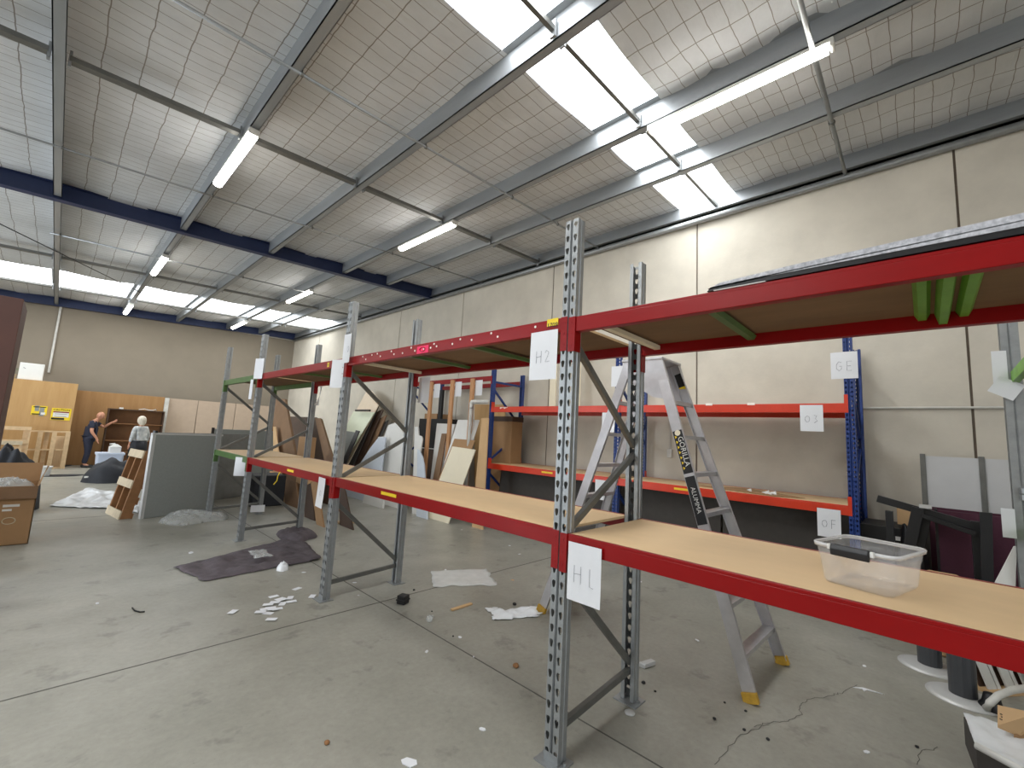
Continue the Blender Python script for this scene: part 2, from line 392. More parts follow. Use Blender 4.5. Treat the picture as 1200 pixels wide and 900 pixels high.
# bridging struts between purlins
def bridging(x0, x1, y, k):
    hw = .022 if y < 1 else (.045 if y < 15 else .06); x1 = x1 - (.095 if x1 < 4 else 0); dn = 0 if y < 1 else (.03 if y < 15 else .07)
    root = thing('bridging_strut', None, None, ((x0 + x1) / 2, y, purl_z((x0 + x1) / 2) + .08))
    root.location = (0, 0, 0)
    bm = NB(); z0 = purl_z(x0) + .085 - dn; z1 = purl_z(x1) + .085 - dn
    prism(bm, [(x0 + .02, y - hw, z0 - .02), (x0 + .02, y - hw, z0 + .03), (x1 - .03, y - hw, z1 + .03), (x1 - .03, y - hw, z1 - .02)], (0, 2 * hw, 0))
    obj('channel', bm, M_galvd, root)
    for x, z in ((x0 + .012, z0), (x1 - .035, z1)):
        bm = NB(); box(bm, (x, y - .03, z - .075), (x + .022, y + .03, z + .09)); obj('bracket', bm, M_galv, root)
    return root
BL = {0.82: 'near skylight', 4.56: 'near lamps', 12.6: 'middle of far roof bay', 15.9: 'far skylight'}
for y, nm in BL.items():
    for i in range(2, len(PX) - 1):
        if y < 1 and i < 4: continue
        r = bridging(PX[i], PX[i + 1], y, i)
        tag(r, 'grey bridging strut under %s, %s' % (nm, ['', '', 'at far left of roof', 'left of the left lamp row', 'just right of the left lamp row', 'just left of the right lamp row', 'just right of the right lamp row'][i]), 'strut', 'roof bridging struts')
    r = bridging(PX[-1], XW - .06, y, 9)
    tag(r, 'grey bridging strut under %s, ending at the right wall' % nm, 'strut', 'roof bridging struts')

# sprinkler pipes
def pipe(name, pts, r, m, label, cat='pipe', group=None):
    bm = NB(); tube(bm, pts, r, 12); o = obj(name, bm, m, smooth=True); tag(o, label, cat, group); return recentre(o)
def cpipe(y0, y1, x0, x1, r, dz, label):
    pts = [(x0, y0, purl_z(x0) + dz), (x1, y1, purl_z(x1) + dz)]
    root = thing('roof_pipe', label, 'pipe', (0, 0, 0), 0, 'thin roof pipes')
    bm = NB(); tube(bm, pts, r, 10); obj('tube', bm, M_galv, root, smooth=True)
    for x in PX:
        if x0 < x < x1:
            bm = NB(); y = y0 + (y1 - y0) * (x - x0) / (x1 - x0); z = purl_z(x) + dz
            tube(bm, [(x - .012, y, z), (x + .012, y, z)], r * 1.5, 10); tube(bm, [(x, y, z), (x, y, z + .05)], .006, 6); obj('clip', bm, M_galvd, root)
    return root
cpipe(2.85, 3.0, -2.3, XW - .06, .016, -.045, 'thin bright pipe crossing under the near purlins to the right wall')
cpipe(6.57, 6.3, -8, XW - .06, .014, -.045, 'thin pipe crossing under purlins in front of the blue rafter')
cpipe(10.45, 10.7, -2.5, XW - .06, .016, -.045, 'dark thin pipe crossing under purlins beyond the blue rafter')
cpipe(-.93, -.83, -2.3, XW - .06, .022, -.05, 'pipe crossing in front of the long lit lamp at upper right')
pipe('sprinkler_main', [(XW - .075, -7, 5.375), (XW - .075, YF - .1, 5.375)], .048, M_galv, 'large grey pipe running along top of the right wall')
pipe('sprinkler_branch', [(-5.2, YF - .09, 5.12), (XW - .1, YF - .09, 5.38)], .028, M_conduit, 'pale pipe running along top of the far wall')
bm = NB(); tube(bm, [(-2.3, YF - .05, 5.2), (-2.3, YF - .05, 2.9)], .03, 8); tag(recentre(obj('drop_conduit', bm, M_conduit)), 'pale vertical conduit on far wall above the white box', 'conduit')
# diagonal brace rods near the far bay
for a, b2, lb in (((-4.2, 9.0), (0.4, 16.4), 'thin dark diagonal brace rod in the far roof bay'),):
    pipe('brace_rod', [(a[0], a[1], purl_z(a[0]) - .012), (b2[0], b2[1], purl_z(b2[0]) - .012)], .01, M_black, lb, 'rod')
# right wall: horizontal conduit, switch
pipe('wall_conduit', [(XW - .02, -5, 2.275), (XW - .02, 4.4, 2.275)], .014, M_conduit, 'thin white horizontal conduit on the right wall', 'conduit')
root = thing('wall_switch', 'small white switch box on thin conduit behind the orange beams', 'switch')
bm = NB(); box(bm, (XW - .045, 1.53, 1.48), (XW - .001, 1.61, 1.62)); obj('switch_box', bm, M_conduit, root, bevel=.006)
bm = NB(); tube(bm, [(XW - .014, 1.57, 1.6), (XW - .014, 1.57, 2.26)], .009, 8); obj('conduit', bm, M_conduit, root)

# lamps
def lamp(x, y0, y1, lb):
    z = purl_z(x) - .02
    root = thing('strip_lamp', lb, 'lamp', (x, (y0 + y1) / 2, z), 0, 'lit fluorescent strip lamps')
    L = (y1 - y0) / 2
    bm = NB(); box(bm, (-.06, -L, -.045), (.06, L, 0)); obj('housing', bm, M_conduit, root, bevel=.01)
    bm = NB()
    prof = [(-.058, 0), (-.052, -.03), (-.03, -.05), (0, -.056), (.03, -.05), (.052, -.03), (.058, 0)]
    prism(bm, [(a, -L + .03, c - .045) for a, c in prof], (0, 2 * L - .06, 0)); obj('diffuser', bm, M_tube, root)
    for s in (-1, 1):
        bm = NB(); box(bm, (-.06, s * L - .02, -.075), (.06, s * L + .012, -.0)); obj('end_cap', bm, M_conduit, root, bevel=.01)
LX = (-.79, 2.30)
for x, y0, y1, lb in ((LX[0], 4.2, 5.9, 'large lit strip lamp at upper left, nearest of the left row'),
                  (LX[1], 4.25, 5.95, 'lit strip lamp near the picture centre, beyond the brightest one'),
                  (LX[1], -1.0, .7, 'longest brightest strip lamp, upper right beside the skylight'),
                  (LX[0], -1.9, -.2, 'added strip lamp in line with the left row, unseen overhead'),  # out of view, added to brighten the near shelves and floor
                  (2.30, -5.3, -3.6, 'added unseen strip lamp in line with the right row, near the front of the hall'),  # unseen, added to lift the near right wall and roof
                  (-3.95, .9, 2.6, 'added unseen strip lamp further left than both rows'),  # unseen extra lamp, added for more light on the near side
                  (LX[0], 10.2, 11.9, 'small lit lamp of the left row just beyond blue rafter'),
                  (LX[1], 10.3, 12.0, 'small lit lamp of the right row just beyond blue rafter'),
                  (LX[0], 16.3, 18.0, 'tiny lit lamp of the left row by the far wall'),
                  (LX[1], 16.1, 17.8, 'tiny lit lamp of the right row by the far wall')):
    lamp(x, y0, y1, lb)

# ------------------------------------------------------------------ pallet racks
def slot_strip(bm, y0, y1, z0, z1, pitch, hole, off=0.0, x=0.0):
    """a strip of sheet metal in the plane x, with one hole per pitch"""
    n = int((z1 - z0) / pitch); yc = (y0 + y1) / 2; pz = (z1 - z0) / n
    prev = None
    for k in range(n):
        a = z0 + k * pz; b2 = a + pz; zc = (a + b2) / 2
        outer = [(y0, a), (yc, a), (y1, a), (y1, zc), (y1, b2), (yc, b2), (y0, b2), (y0, zc)]
        ov = [bm.verts.new((x, p[0], p[1])) for p in outer]
        hv = [bm.verts.new((x, yc + p[0], zc + p[1])) for p in hole]
        for i in range(8):
            j = (i + 1) % 8; bm.faces.new((ov[i], ov[j], hv[j], hv[i]))
TEAR = [(-.004, -.017), (0, -.018), (.004, -.017), (.0095, .004), (.007, .014), (0, .018), (-.007, .014), (-.0095, .004)]
TEAR = [(-.0055, -.019), (0, -.0205), (.0055, -.019), (.0128, .006), (.010, .0165), (0, .020), (-.010, .0165), (-.0128, .006)]
PILL = [(-.008, -.0105), (0, -.012), (.008, -.0105), (.009, 0), (.008, .0105), (0, .012), (-.008, .0105), (-.009, 0)]
def post_mesh(H, m, wd=.093, dp=.068, pitch=.076, hole=TEAR):
    bm = NB(); a = (wd - .018) / 2
    slot_strip(bm, 0, a, 0.01, H, pitch, hole); slot_strip(bm, wd - a, wd, 0.01, H, pitch, hole)
    def q(p0, p1): bm.faces.new([bm.verts.new(v) for v in ((p0[0], p0[1], .01), (p1[0], p1[1], .01), (p1[0], p1[1], H), (p0[0], p0[1], H))])
    path = [(0, a), (.013, a + .005), (.013, wd - a - .005), (0, wd - a)]
    for p0, p1 in zip(path, path[1:]): q(p0, p1)
    for s in (0, wd):
        k = 1 if s == 0 else -1
        for p0, p1 in zip([(0, s), (dp * .42, s), (dp * .5, s + k * .006), (dp * .58, s), (dp, s), (dp, s + k * .026)], [(dp * .42, s), (dp * .5, s + k * .006), (dp * .58, s), (dp, s), (dp, s + k * .026)]): q(p0, p1)
    bmesh.ops.remove_doubles(bm, verts=bm.verts, dist=1e-5)
    bmesh.ops.recalc_face_normals(bm, faces=bm.faces)
    me = bpy.data.meshes.new('upright_post'); bm.to_mesh(me); bm.free(); me.materials.append(m)
    return me
def mob(name, me, parent, loc=(0, 0, 0), rz=0, solid=0):
    o = bpy.data.objects.new(name, me); C.objects.link(o); o.parent = parent; o.location = loc; o.rotation_euler = (0, 0, rz)
    if solid:
        md = o.modifiers.new('solid', 'SOLIDIFY'); md.thickness = solid
    return o
GPOST = post_mesh(3.0, M_galv)
BPOST = post_mesh(3.0, M_rblue, .085, .06, .05, PILL)
def rack_frame(root, x0, y, D, pm, mt, wd, zig, plates=True):
    """one upright frame: empty-free, parts hang straight under the rack"""
    mob('upright_post', pm, root, (x0, y, 0), 0, .0014)
    mob('upright_post', pm, root, (x0 + D, y + wd, 0), PI, .0014)
    yc = y + wd / 2
    for (xa, za, xb, zb) in zig:
        bm = NB(); bar(bm, (x0 + xa, yc, za), (x0 + D - xb, yc, zb), .04, .032, (0, 0, 1)); obj('brace', bm, mt, root, bevel=.004)
    for s, xx in ((0, x0), (1, x0 + D)):
        bm = NB(); cx = xx + (.03 if s == 0 else -.03)
        box(bm, (cx - .075, y - .035, 0.0005), (cx + .06, y + wd + .035, .007))
        e = xx - .004 if s == 0 else xx + .001
        box(bm, (e, y + .002, .007), (e + .003, y + wd - .002, .05))
        for yy in (y - .02, y + wd + .02): tube(bm, [(cx, yy, .007), (cx, yy, .022)], .008, 6)
        obj('base_plate', bm, M_galv, root)
ZIG = [(.05, .15, .05, .19), (.05, .93, .05, .24), (.05, 1.16, .05, 1.60), (.05, 2.27, .05, 1.66)]
def beam(root, x, y0, y1, ztop, m, inward, h=.088, conn=.205, up=0.0, hw=.042, wd=.093, name='beam'):
    """box beam between posts with hook-on end connectors; inward = +1 when the rack depth lies towards +x"""
    bm = NB(); k = inward
    xa, xb = sorted((x + k * .003, x + k * .05))
    box(bm, (xa, y0 + .004, ztop - h), (xb, y1 - .004, ztop - .014))
    xa, xb = sorted((x + k * .003, x + k * .026)); box(bm, (xa, y0 + .004, ztop - .016), (xb, y1 - .004, ztop))
    o = obj(name, bm, m, root, bevel=.003)
    for s, y in ((1, y0), (-1, y1)):      # s: direction from the post into the bay
        bm = NB()
        top = ztop + up; bot = top - conn
        xa, xb = sorted((x - k * .0045, x - k * .001)); ya, yb = sorted((y + s * .001, y - s * hw)); box(bm, (xa, ya, bot), (xb, yb, top))
        xa, xb = sorted((x - k * .0045, x + k * .056)); ya, yb = sorted((y + s * .001, y + s * .005)); box(bm, (xa, ya, bot), (xb, yb, top))
        for q in range(3):
            zc = bot + conn * (.18 + .32 * q); xa, xb = sorted((x - k * .0065, x - k * .004)); box(bm, (xa, y - s * hw / 2 - .005, zc - .004), (xb, y - s * hw / 2 + .005, zc + .008))
        obj('beam_connector', bm, m, o)
    return o
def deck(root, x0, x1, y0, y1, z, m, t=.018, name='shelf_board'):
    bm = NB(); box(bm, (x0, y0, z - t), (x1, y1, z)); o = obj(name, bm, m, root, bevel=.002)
    o.data.materials.append(M_raw_shade)
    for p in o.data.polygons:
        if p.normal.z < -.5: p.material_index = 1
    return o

RD_ = .870; W = .093
rack = thing('pallet_rack', 'long grey pallet rack with red beams and wooden shelves, nearest the camera', 'rack', (0, 0, 0))
UY = [-2.845, 0.0, 2.845, 5.66, 7.55]
for y in UY: rack_frame(rack, 0, y, RD_, GPOST, M_galvd, W, ZIG)
ZU = [2.392, 2.400, 2.398, 2.395]; ZL = [1.170, 1.178, 1.172, 1.172]
for i in range(4):
    y0 = UY[i] + W; y1 = UY[i + 1]; m = M_green if i == 3 else M_red
    for z in (ZU[i], ZL[i]):
        f = beam(rack, 0, y0, y1, z, m, 1); beam(rack, RD_, y0, y1, z, m, -1)
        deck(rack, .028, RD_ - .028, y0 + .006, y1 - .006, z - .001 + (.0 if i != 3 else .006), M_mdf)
# green support bars beneath the upper shelves and pale battens at their ends
for y in (-.71, 1.05, 1.88, 3.6, 4.4):
    bm = NB(); prism(bm, [(.05, y - .03, 2.36), (.05, y - .018, 2.336), (.05, y + .018, 2.336), (.05, y + .03, 2.36)], (.77, 0, 0)); obj('support_bar', bm, M_green, rack)
for y in (-1.53, -1.60, -1.46):
    bm = NB(); h = .028 if y != -1.53 else .055
    prism(bm, [(.05, y - .028, 2.372), (.05, y - .014, 2.372 - h), (.05, y + .014, 2.372 - h), (.05, y + .028, 2.372)], (.77, 0, 0)); obj('support_bar', bm, M_lime, rack)
for y in (-.12, 2.72): 
    bm = NB(); box(bm, (.05, y - .02, 2.335), (.82, y + .02, 2.362)); o = obj('end_batten', bm, M_cream, rack)
# stickers on the beams
def on_front(y, z, w_, h, m, name, parent, x=-.0005, lab=None):
    bm = NB(); box(bm, (x - .001, y - w_ / 2, z - h / 2), (x, y + w_ / 2, z + h / 2)); o = obj(name, bm, m, parent)
    if lab: o['label'] = lab
    return o
dots = [(909, 132), (702, 162), (732, 178), (557, 190), (610, 193), (520, 212), (434, 212), (446, 223), (418, 230), (344, 244), (327, 230), (286, 255), (234, 247), (246, 260), (182, 270), (168, 258), (143, 264), (114, 284), (100, 272), (385, 236)]
for (u, v) in dots:
    p = at(400 + u / 4, 350 + v / 4, 0, 0.0)
    bm = NB(); tube(bm, [(.0025, p.y, p.z), (-.0002, p.y, p.z)], .008, 10); obj('white_dot', bm, M_dot, rack)
p = at(495, 409.5, 0, 0); pk = on_front(p.y, p.z, .16, .062, M_pinkl, 'pink_sticker', rack, .002)
bm = NB(); tube(bm, [(.0005, p.y + .045 * math.cos(a / 9 * PI * 2) * (1 - a / 40), p.z + .018 * math.sin(a / 9 * PI * 2)) for a in range(14)], .003, 5); obj('swirl', bm, M_red, pk)
p = at(646.5, 381, 0, 0); yl = on_front(.165, 2.382, .085, .045, M_yellow, 'yellow_sticker', rack, .001)
text('digits', '1709', .042, frame_M((-.001, .165, 2.362), (0, -1, 0), (0, 0, 1)), M_black, yl)
p = at(384.5, 427.5, 0, 0); o = on_front(p.y, p.z, .05, .05, M_yellow, 'yellow_sticker', rack, .002); text('digit', 'H', .045, frame_M((.0005, p.y, p.z), (0, -1, 0), (0, 0, 1)), M_black, o)
for (px_, py_, wd) in ((455, 580, .24), (340, 552, .2)):
    p = at(px_, py_, 0, 0); on_front(p.y, p.z + 0.004, wd, .026, M_yellow, 'load_label', rack, .002)
bm = NB(); tube(bm, [(-.004, 4.35, 1.09), (-.02, 4.36, 1.04), (-.01, 4.40, .98), (-.03, 4.44, .93)], .006, 6); obj('yellow_strap', bm, M_yellow, rack, smooth=True)

# blue and orange rack against the wall
rb = thing('pallet_rack', 'blue pallet rack with bright orange beams against the right wall', 'rack')
BX = 3.93; BD = .92; BW = .085
BY = [-.91, 1.93, 4.74, 7.55]
for y in BY: rack_frame(rb, BX, y, BD, BPOST, M_rblue, BW, [(.05, .2, .05, .2), (.05, .95, .05, .3), (.05, 1.2, .05, 1.75), (.05, 2.6, .05, 1.9), (.05, 2.75, .05, 2.75)])
for i in range(2):
    y0 = BY[i] + BW; y1 = BY[i + 1]
    for z, h in ((2.245, .105), (1.145, .105)):
        beam(rb, BX, y0, y1, z, M_orange, 1, h, .2, .095, .03, BW); beam(rb, BX + BD, y0, y1, z, M_orange, -1, h, .2, .095, .03, BW)
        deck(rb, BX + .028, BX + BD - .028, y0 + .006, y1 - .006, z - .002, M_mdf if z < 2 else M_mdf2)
beam(rb, BX, BY[2] + BW, BY[3], 2.87, M_red, 1, .1, .16, 0, .03, BW); beam(rb, BX + BD, BY[2] + BW, BY[3], 2.87, M_red, -1, .1, .16, 0, .03, BW)
for (u, v) in ((708 / 6 + 700, 0),): pass
for px_, py_, m in ((923, 695, M_dot), (1120, 693, M_dot)):
    p = at(600 + px_ / 4, 300 + py_ / 4, 0, BX); on_front(p.y, p.z, .085, .03, m, 'load_label', rb, BX + .003)
for px_, py_ in ((641, 551), (800, 573)):
    p = at(px_, py_, 0, BX); on_front(p.y, 1.1, .24, .028, M_yellow, 'load_label', rb, BX + .003)
bm = NB()
for k in range(6): box(bm, (BX - .0, 4.50 - k * .035, 2.205 + (k % 3) * .01), (BX + .0025, 4.53 - k * .035, 2.235))
obj('torn_tape', bm, M_dot, rb)

# a third rack end at right with green and grey beams, towards the wall
rg = thing('pallet_rack', 'grey rack end with pale green beam ends at right edge of picture', 'rack')
GX, GY = 3.22, -2.02
o = mob('upright_post', GPOST, rg, (GX + .10, GY - .005, 0), PI / 2, .002); o.scale = (1.45, 1.2, 1)
mob('upright_post', GPOST, rg, (GX, GY - .9, 0), -PI / 2, .002)
for za, zb in ((.2, .2), (1.0, .35), (1.2, 1.75), (2.5, 1.9)):
    bm = NB(); bar(bm, (GX + .046, GY - .05 + .0, za), (GX + .046, GY - .85, zb), .04, .03); obj('brace', bm, M_galvd, rg)
def slantbeam(p, q, m, h, t, nm):
    bm = NB(); bar(bm, p, q, h, t); obj(nm, bm, m, rg, bevel=.004)
slantbeam((GX - .012, GY + .03, 2.37), (GX - 1.9, GY + .03, 2.40), M_lime, .09, .045, 'green_beam')
slantbeam((GX - .012, GY - .86, 2.37), (GX - 1.9, GY - .86, 2.40), M_lime, .09, .045, 'green_beam')
slantbeam((GX - .02, GY + .03, 1.15), (GX - 1.9, GY + .03, 1.15), M_lime, .09, .045, 'green_beam')
slantbeam((GX - .02, GY - .86, 1.15), (GX - 1.9, GY - .86, 1.15), M_lime, .09, .045, 'green_beam')
for o_ in (0, .05): slantbeam((GX - .04, GY + .06, 1.43 + o_), (GX + .4, GY - 1.6, 1.45 + o_), M_galv, .045, .04, 'loose_grey_rail')

# board with silver carpet top lying on the near upper shelf
root = thing('carpet_panel', 'long panel with speckled silver top and black edge on near upper shelf', 'panel')
zt = ZU[0]
bm = NB(); box(bm, (-.002, -.98, zt + .0005), (.1, -.77, zt + .004)); obj('white_backing', bm, M_white, root)
bm = NB(); prism(bm, [(.0, -.74, zt + .004), (.0, -.76, zt + .020), (.0, -1.7, zt + .026), (.0, -2.8, zt + .028), (.0, -2.8, zt + .004)], (.6, 0, 0)); obj('black_edge', bm, M_black, root)
bm = NB(); prism(bm, [(-.003, -.745, zt + .014), (-.003, -.80, zt + .034), (-.003, -1.1, zt + .050), (-.003, -1.7, zt + .070), (-.003, -2.8, zt + .078), (-.003, -2.8, zt + .028), (-.003, -1.7, zt + .026), (-.003, -.76, zt + .020)], (.6, 0, 0)); obj('carpet_top', bm, M_carpet, root)

# ------------------------------------------------------------------ paper signs
def curved_sheet(bm, M, w_, h, bend=0.0, n=8, tilt=0.0, curl=0.0):
    g_ = []
    for i in range(n + 1):
        u = -w_ / 2 + w_ * i / n; c_ = []
        for j in range(n + 1):
            v = -h / 2 + h * j / n
            z = bend * ((2 * i / n - 1) ** 2) + tilt * (1 - (j / n)) ** 2 * (i / n) + curl * (1 - j / n) ** 2 + .0015 * noise.noise(Vector((u * 12, v * 12, w_)))
            c_.append(bm.verts.new(M @ Vector((u, v, z))))
        g_.append(c_)
    for i in range(n):
        for j in range(n): bm.faces.new((g_[i][j], g_[i + 1][j], g_[i + 1][j + 1], g_[i][j + 1]))
STROKES = {'H': [[(-.4, .5), (-.4, -.5)], [(.4, .5), (.4, -.5)], [(-.4, 0), (.4, .05)]],
           '1': [[(0, .5), (0.02, -.5), (.45, -.55)]], '2': [[(-.35, .3), (-.1, .5), (.25, .35), (.1, 0), (-.3, -.45), (.4, -.4)]],
           'G': [[(.35, .4), (0, .5), (-.35, .2), (-.35, -.25), (0, -.5), (.35, -.3), (.35, 0), (.05, 0)]],
           'F': [[(-.3, .5), (-.3, -.5)], [(-.3, .5), (.35, .5)], [(-.3, .05), (.25, .05)]],
           'E': [[(.35, .5), (-.3, .5), (-.3, -.5), (.35, -.5)], [(-.3, 0), (.25, 0)]],
           '3': [[(-.3, .45), (.2, .4), (-.05, .05), (.3, -.2), (-.3, -.5)]],
           'o': [[(.4, 0), (.3, .3), (0, .4), (-.35, .2), (-.4, -.1), (-.1, -.4), (.3, -.3), (.4, 0)]]}
def paper(c, right, up, w_=.21, h=.297, s='', label='', bend=0.0, tilt=0.0, curl=0.0, cs=.065, group='handwritten paper signs', wr=0.001):
    n = Vector(right).normalized().cross(Vector(up).normalized())
    M = frame_M(Vector(c) + n * .002, right, up)
    bm = NB(); curved_sheet(bm, M, w_, h, bend, 8, tilt, curl)
    o = obj('paper_sign', bm, M_paper, None, smooth=True, norm=False)
    if s:
        bm = NB()
        for k, ch in enumerate(s):
            ox = (k - (len(s) - 1) / 2) * cs * 1.0
            for st in STROKES[ch]:
                pts = []
                for q in st:
                    pts.append(M @ Vector((ox + q[0] * cs * .7, q[1] * cs * 1.15 - .01, .003 + bend * .2)))
                tube(bm, pts, wr, 4)
        obj('handwriting', bm, M_ink, o)
    tag(o, label, 'sign', group)
    return o
Z = Vector((0, 0, 1)); NY = Vector((0, -1, 0)); PXv = Vector((1, 0, 0))
paper((-.012, .215, 2.18), NY, Z, .21, .30, 'H2', 'paper reading H2 taped on near post below the upper beam')
paper((-.009, -.125, .99), NY, (0, .06, 1), .205, .295, 'H1', 'paper reading H1 taped on near lower red beam', cs=.075)
def pap(px_, py_, ax, v, right, up, w_, h, s, label, **k):
    p = at(px_, py_, ax, v); paper(p, right, up, w_, h, s, label, **k)
pap(409, 408, 0, -.02, (-.1, -1, 0), (0, .04, 1), .20, .30, 'o', 'paper hanging off second post above its red connector', bend=.02)
pap(397, 438, 0, -.01, (.25, -1, 0), Z, .19, .30, '', 'paper hanging lower on the second post under upper beam', bend=.02)
pap(376, 577, 0, -.012, (-.1, -1, 0), Z, .21, .30, 'o', 'paper hanging from lower beam left of second post', curl=.01)
pap(305, 432, 0, -.02, (.3, -1, 0), Z, .2, .30, '', 'paper on third post above the upper beam', bend=.02)
pap(296, 456, 0, -.01, (-.1, -1, 0), Z, .21, .30, '', 'paper on third post just under upper beam', bend=.02)
pap(281, 547, 0, -.01, (.5, -1, 0), Z, .2, .28, '', 'curled paper on third post under the green lower beam', tilt=-.12)
pap(375.5, 464, 0, RD_ - .03, (-.3, -1, 0), Z, .21, .30, '', 'shaded paper on rear post under upper beam, third frame', tilt=.08)
pap(497, 457, 0, RD_ + .02, (0, -1, 0), Z, .21, .30, '', 'shaded paper on rear post of second frame beside timber studs')
pap(989, 428, 0, BX - .005, NY, Z, .24, .30, 'GE', 'paper taped to the right blue post above orange beam', bend=-.01, cs=.09, wr=.0015)
pap(951, 490, 0, BX - .005, NY, Z, .22, .30, 'o3', 'paper taped under upper orange beam', cs=.08, wr=.0015)
pap(971.5, 613, 0, BX - .005, NY, Z, .21, .30, 'oF', 'paper taped under lower orange beam behind the clear tub', cs=.08, wr=.0015)
pap(724, 441, 0, BX - .005, NY, Z, .21, .32, '', 'paper on middle blue post beside ladder top', bend=.01)
pap(713, 495, 0, BX - .06, (.3, -1, 0), Z, .2, .3, '', 'paper under upper orange beam left of ladder', tilt=.04)
pap(704, 574, 0, BX - .005, NY, Z, .2, .3, '', 'paper below lower orange beam seen between ladder steps')
for k, (px_, py_) in enumerate(((512, 458), (537, 456), (561, 454.5))):
    pap(px_, py_, 0, BX - .01, NY, Z, .22, .32, '', 'paper on the far red beam, %s of three' % ('leftmost', 'middle', 'rightmost')[k])
pap(1171.5, 432, 0, GX - .03, (.15, -1, 0), Z, .085, .29, '', 'paper taped on grey post at right under red shelf')
pap(1182, 613, 0, GX - .06, (.2, -1, 0), Z, .075, .22, '', 'paper on grey post at right below the grey rails')
pap(1179, 455, 0, GX - .05, (.2, -1, -.6), (0, -.6, 1), .16, .14, '', 'crumpled paper corner under green beam end')

# ------------------------------------------------------------------ clear tub
p0 = Vector((.19, -1.13, 1.1695))
root = thing('storage_tub', 'clear plastic tub without lid on the near lower shelf', 'tub', (.335, -1.26, 1.1695), math.radians(-14))
def rrect(w_, d, r, n=5):
    out = []
    for cx, cy, a0 in ((w_ / 2 - r, d / 2 - r, 0), (-w_ / 2 + r, d / 2 - r, 90), (-w_ / 2 + r, -d / 2 + r, 180), (w_ / 2 - r, -d / 2 + r, 270)):
        for k in range(n + 1):
            a = math.radians(a0 + 90 * k / n); out.append((cx + r * math.cos(a), cy + r * math.sin(a)))
    return out
def loft(bm, secs, capb=False, capt=False):
    rings = [[bm.verts.new((x, y, z)) for x, y in pts] for pts, z in secs]
    for a, b2 in zip(rings, rings[1:]):
        n = len(a)
        for k in range(n): bm.faces.new((a[k], a[(k + 1) % n], b2[(k + 1) % n], b2[k]))
    if capb: bm.faces.new(rings[0][::-1])
    if capt: bm.faces.new(rings[-1])
TW, TD, TH = .305, .235, .150      # depth along x, width along y
bm = NB(); loft(bm, [(rrect(TW - .02, TD - .02, .03), .001), (rrect(TW - .006, TD - .006, .035), .012), (rrect(TW + .012, TD + .012, .035), .1), (rrect(TW + .018, TD + .018, .035), .105), (rrect(TW + .03, TD + .03, .04), TH)], True)
obj('tub_body', bm, M_tubp, root, smooth=True, solid=.002)
bm = NB(); loft(bm, [(rrect(TW + .03, TD + .03, .04), TH - .006), (rrect(TW + .046, TD + .046, .05), TH - .010), (rrect(TW + .050, TD + .050, .05), TH + .002), (rrect(TW + .042, TD + .042, .045), TH + .005), (rrect(TW + .028, TD + .028, .04), TH + .002)])
obj('rim', bm, film('rim_plastic', (.9, .9, .9, 1), .5), root, smooth=True, solid=.0015)
for s in (-1,):
    bm = NB(); xx = s * (TW / 2 + .036)
    prism(bm, [(xx + .006, -.062, TH - .032), (xx - .008, -.062, TH - .03), (xx - .012, -.062, TH - .004), (xx - .002, -.062, TH + .012), (xx + .012, -.062, TH + .011)], (0, .124, 0)); obj('handle', bm, M_black, root, bevel=.003)['label'] = 'black clip handle'
    bm = NB()
    bm.free()
    for yy in (-.075, .063):
        bm = NB(); box(bm, (xx - .002, yy, TH - .012), (xx + .014, yy + .012, TH + .008)); obj('handle_pivot', bm, M_white, root, bevel=.002)

# ------------------------------------------------------------------ step ladder
lad = thing('step_ladder', 'tall aluminium double step ladder standing behind the near rack', 'ladder', (0, 0, 0))
TN = Vector((1.66, .27, 2.44)); TF = Vector((2.02, .27, 2.44)); BN = Vector((1.43, -.53, 0)); BF = Vector((2.22, -.55, 0))
TN2 = Vector((1.66, .56, 2.42)); TF2 = Vector((2.02, .56, 2.42)); BN2 = Vector((1.48, 1.34, 0)); BF2 = Vector((2.20, 1.36, 0))
for a, b2 in ((TN, BN), (TF, BF), (TN2, BN2), (TF2, BF2)):
    bm = NB(); d = (b2 - a).normalized(); q = b2 - d * .035
    sd = Vector((0, 1, 0)); cen = Vector((1.84, a.y, 1)); k = 1 if a.x < 1.8 else -1
    bar(bm, a, q, .085, .004, sd)
    off = sd - d * sd.dot(d); off.normalize()
    for s in (-1, 1): bar(bm, a + off * s * .041 + Vector((k * .012, 0, 0)), q + off * s * .041 + Vector((k * .012, 0, 0)), .004, .026, sd)
    obj('stile', bm, M_alu, lad)
    bm = NB(); bar(bm, q - d * .03, b2, .098, .04, sd); obj('foot', bm, M_yfoot, lad, bevel=.006)['label'] = 'yellow rubber foot'
def steps(tn, bn, tf, bf, zs):
    for z in zs:
        a = bn.lerp(tn, z / tn.z); c = bf.lerp(tf, z / tf.z)
        bm = NB(); s = Vector((0, .04, 0)); 
        pts = [a - s, a + s, a + s + Vector((0, 0, -.026)), a + s + Vector((0, -.004, -.026)), a + s + Vector((0, -.004, -.004)), a - s + Vector((0, .004, -.004)), a - s + Vector((0, .004, -.034)), a - s + Vector((0, 0, -.034))]
        prism(bm, pts, c - a); obj('step', bm, M_alu, lad)
steps(TN, BN, TF, BF, [.27 + .3 * k for k in range(7)]); steps(TN2, BN2, TF2, BF2, [.27 + .3 * k for k in range(7)])
bm = NB(); box(bm, (1.63, .215, 2.435), (2.05, .615, 2.46)); obj('top_cap', bm, M_alu, lad, bevel=.006)
for x in (1.640, 2.034):
    bm = NB(); prism(bm, [(x, .22, 2.44), (x, .61, 2.44), (x, .60, 2.33), (x, .50, 2.22), (x, .30, 2.10), (x, .18, 2.08), (x, .12, 2.10)], (.006, 0, 0)); obj('gusset_plate', bm, M_alu, lad)
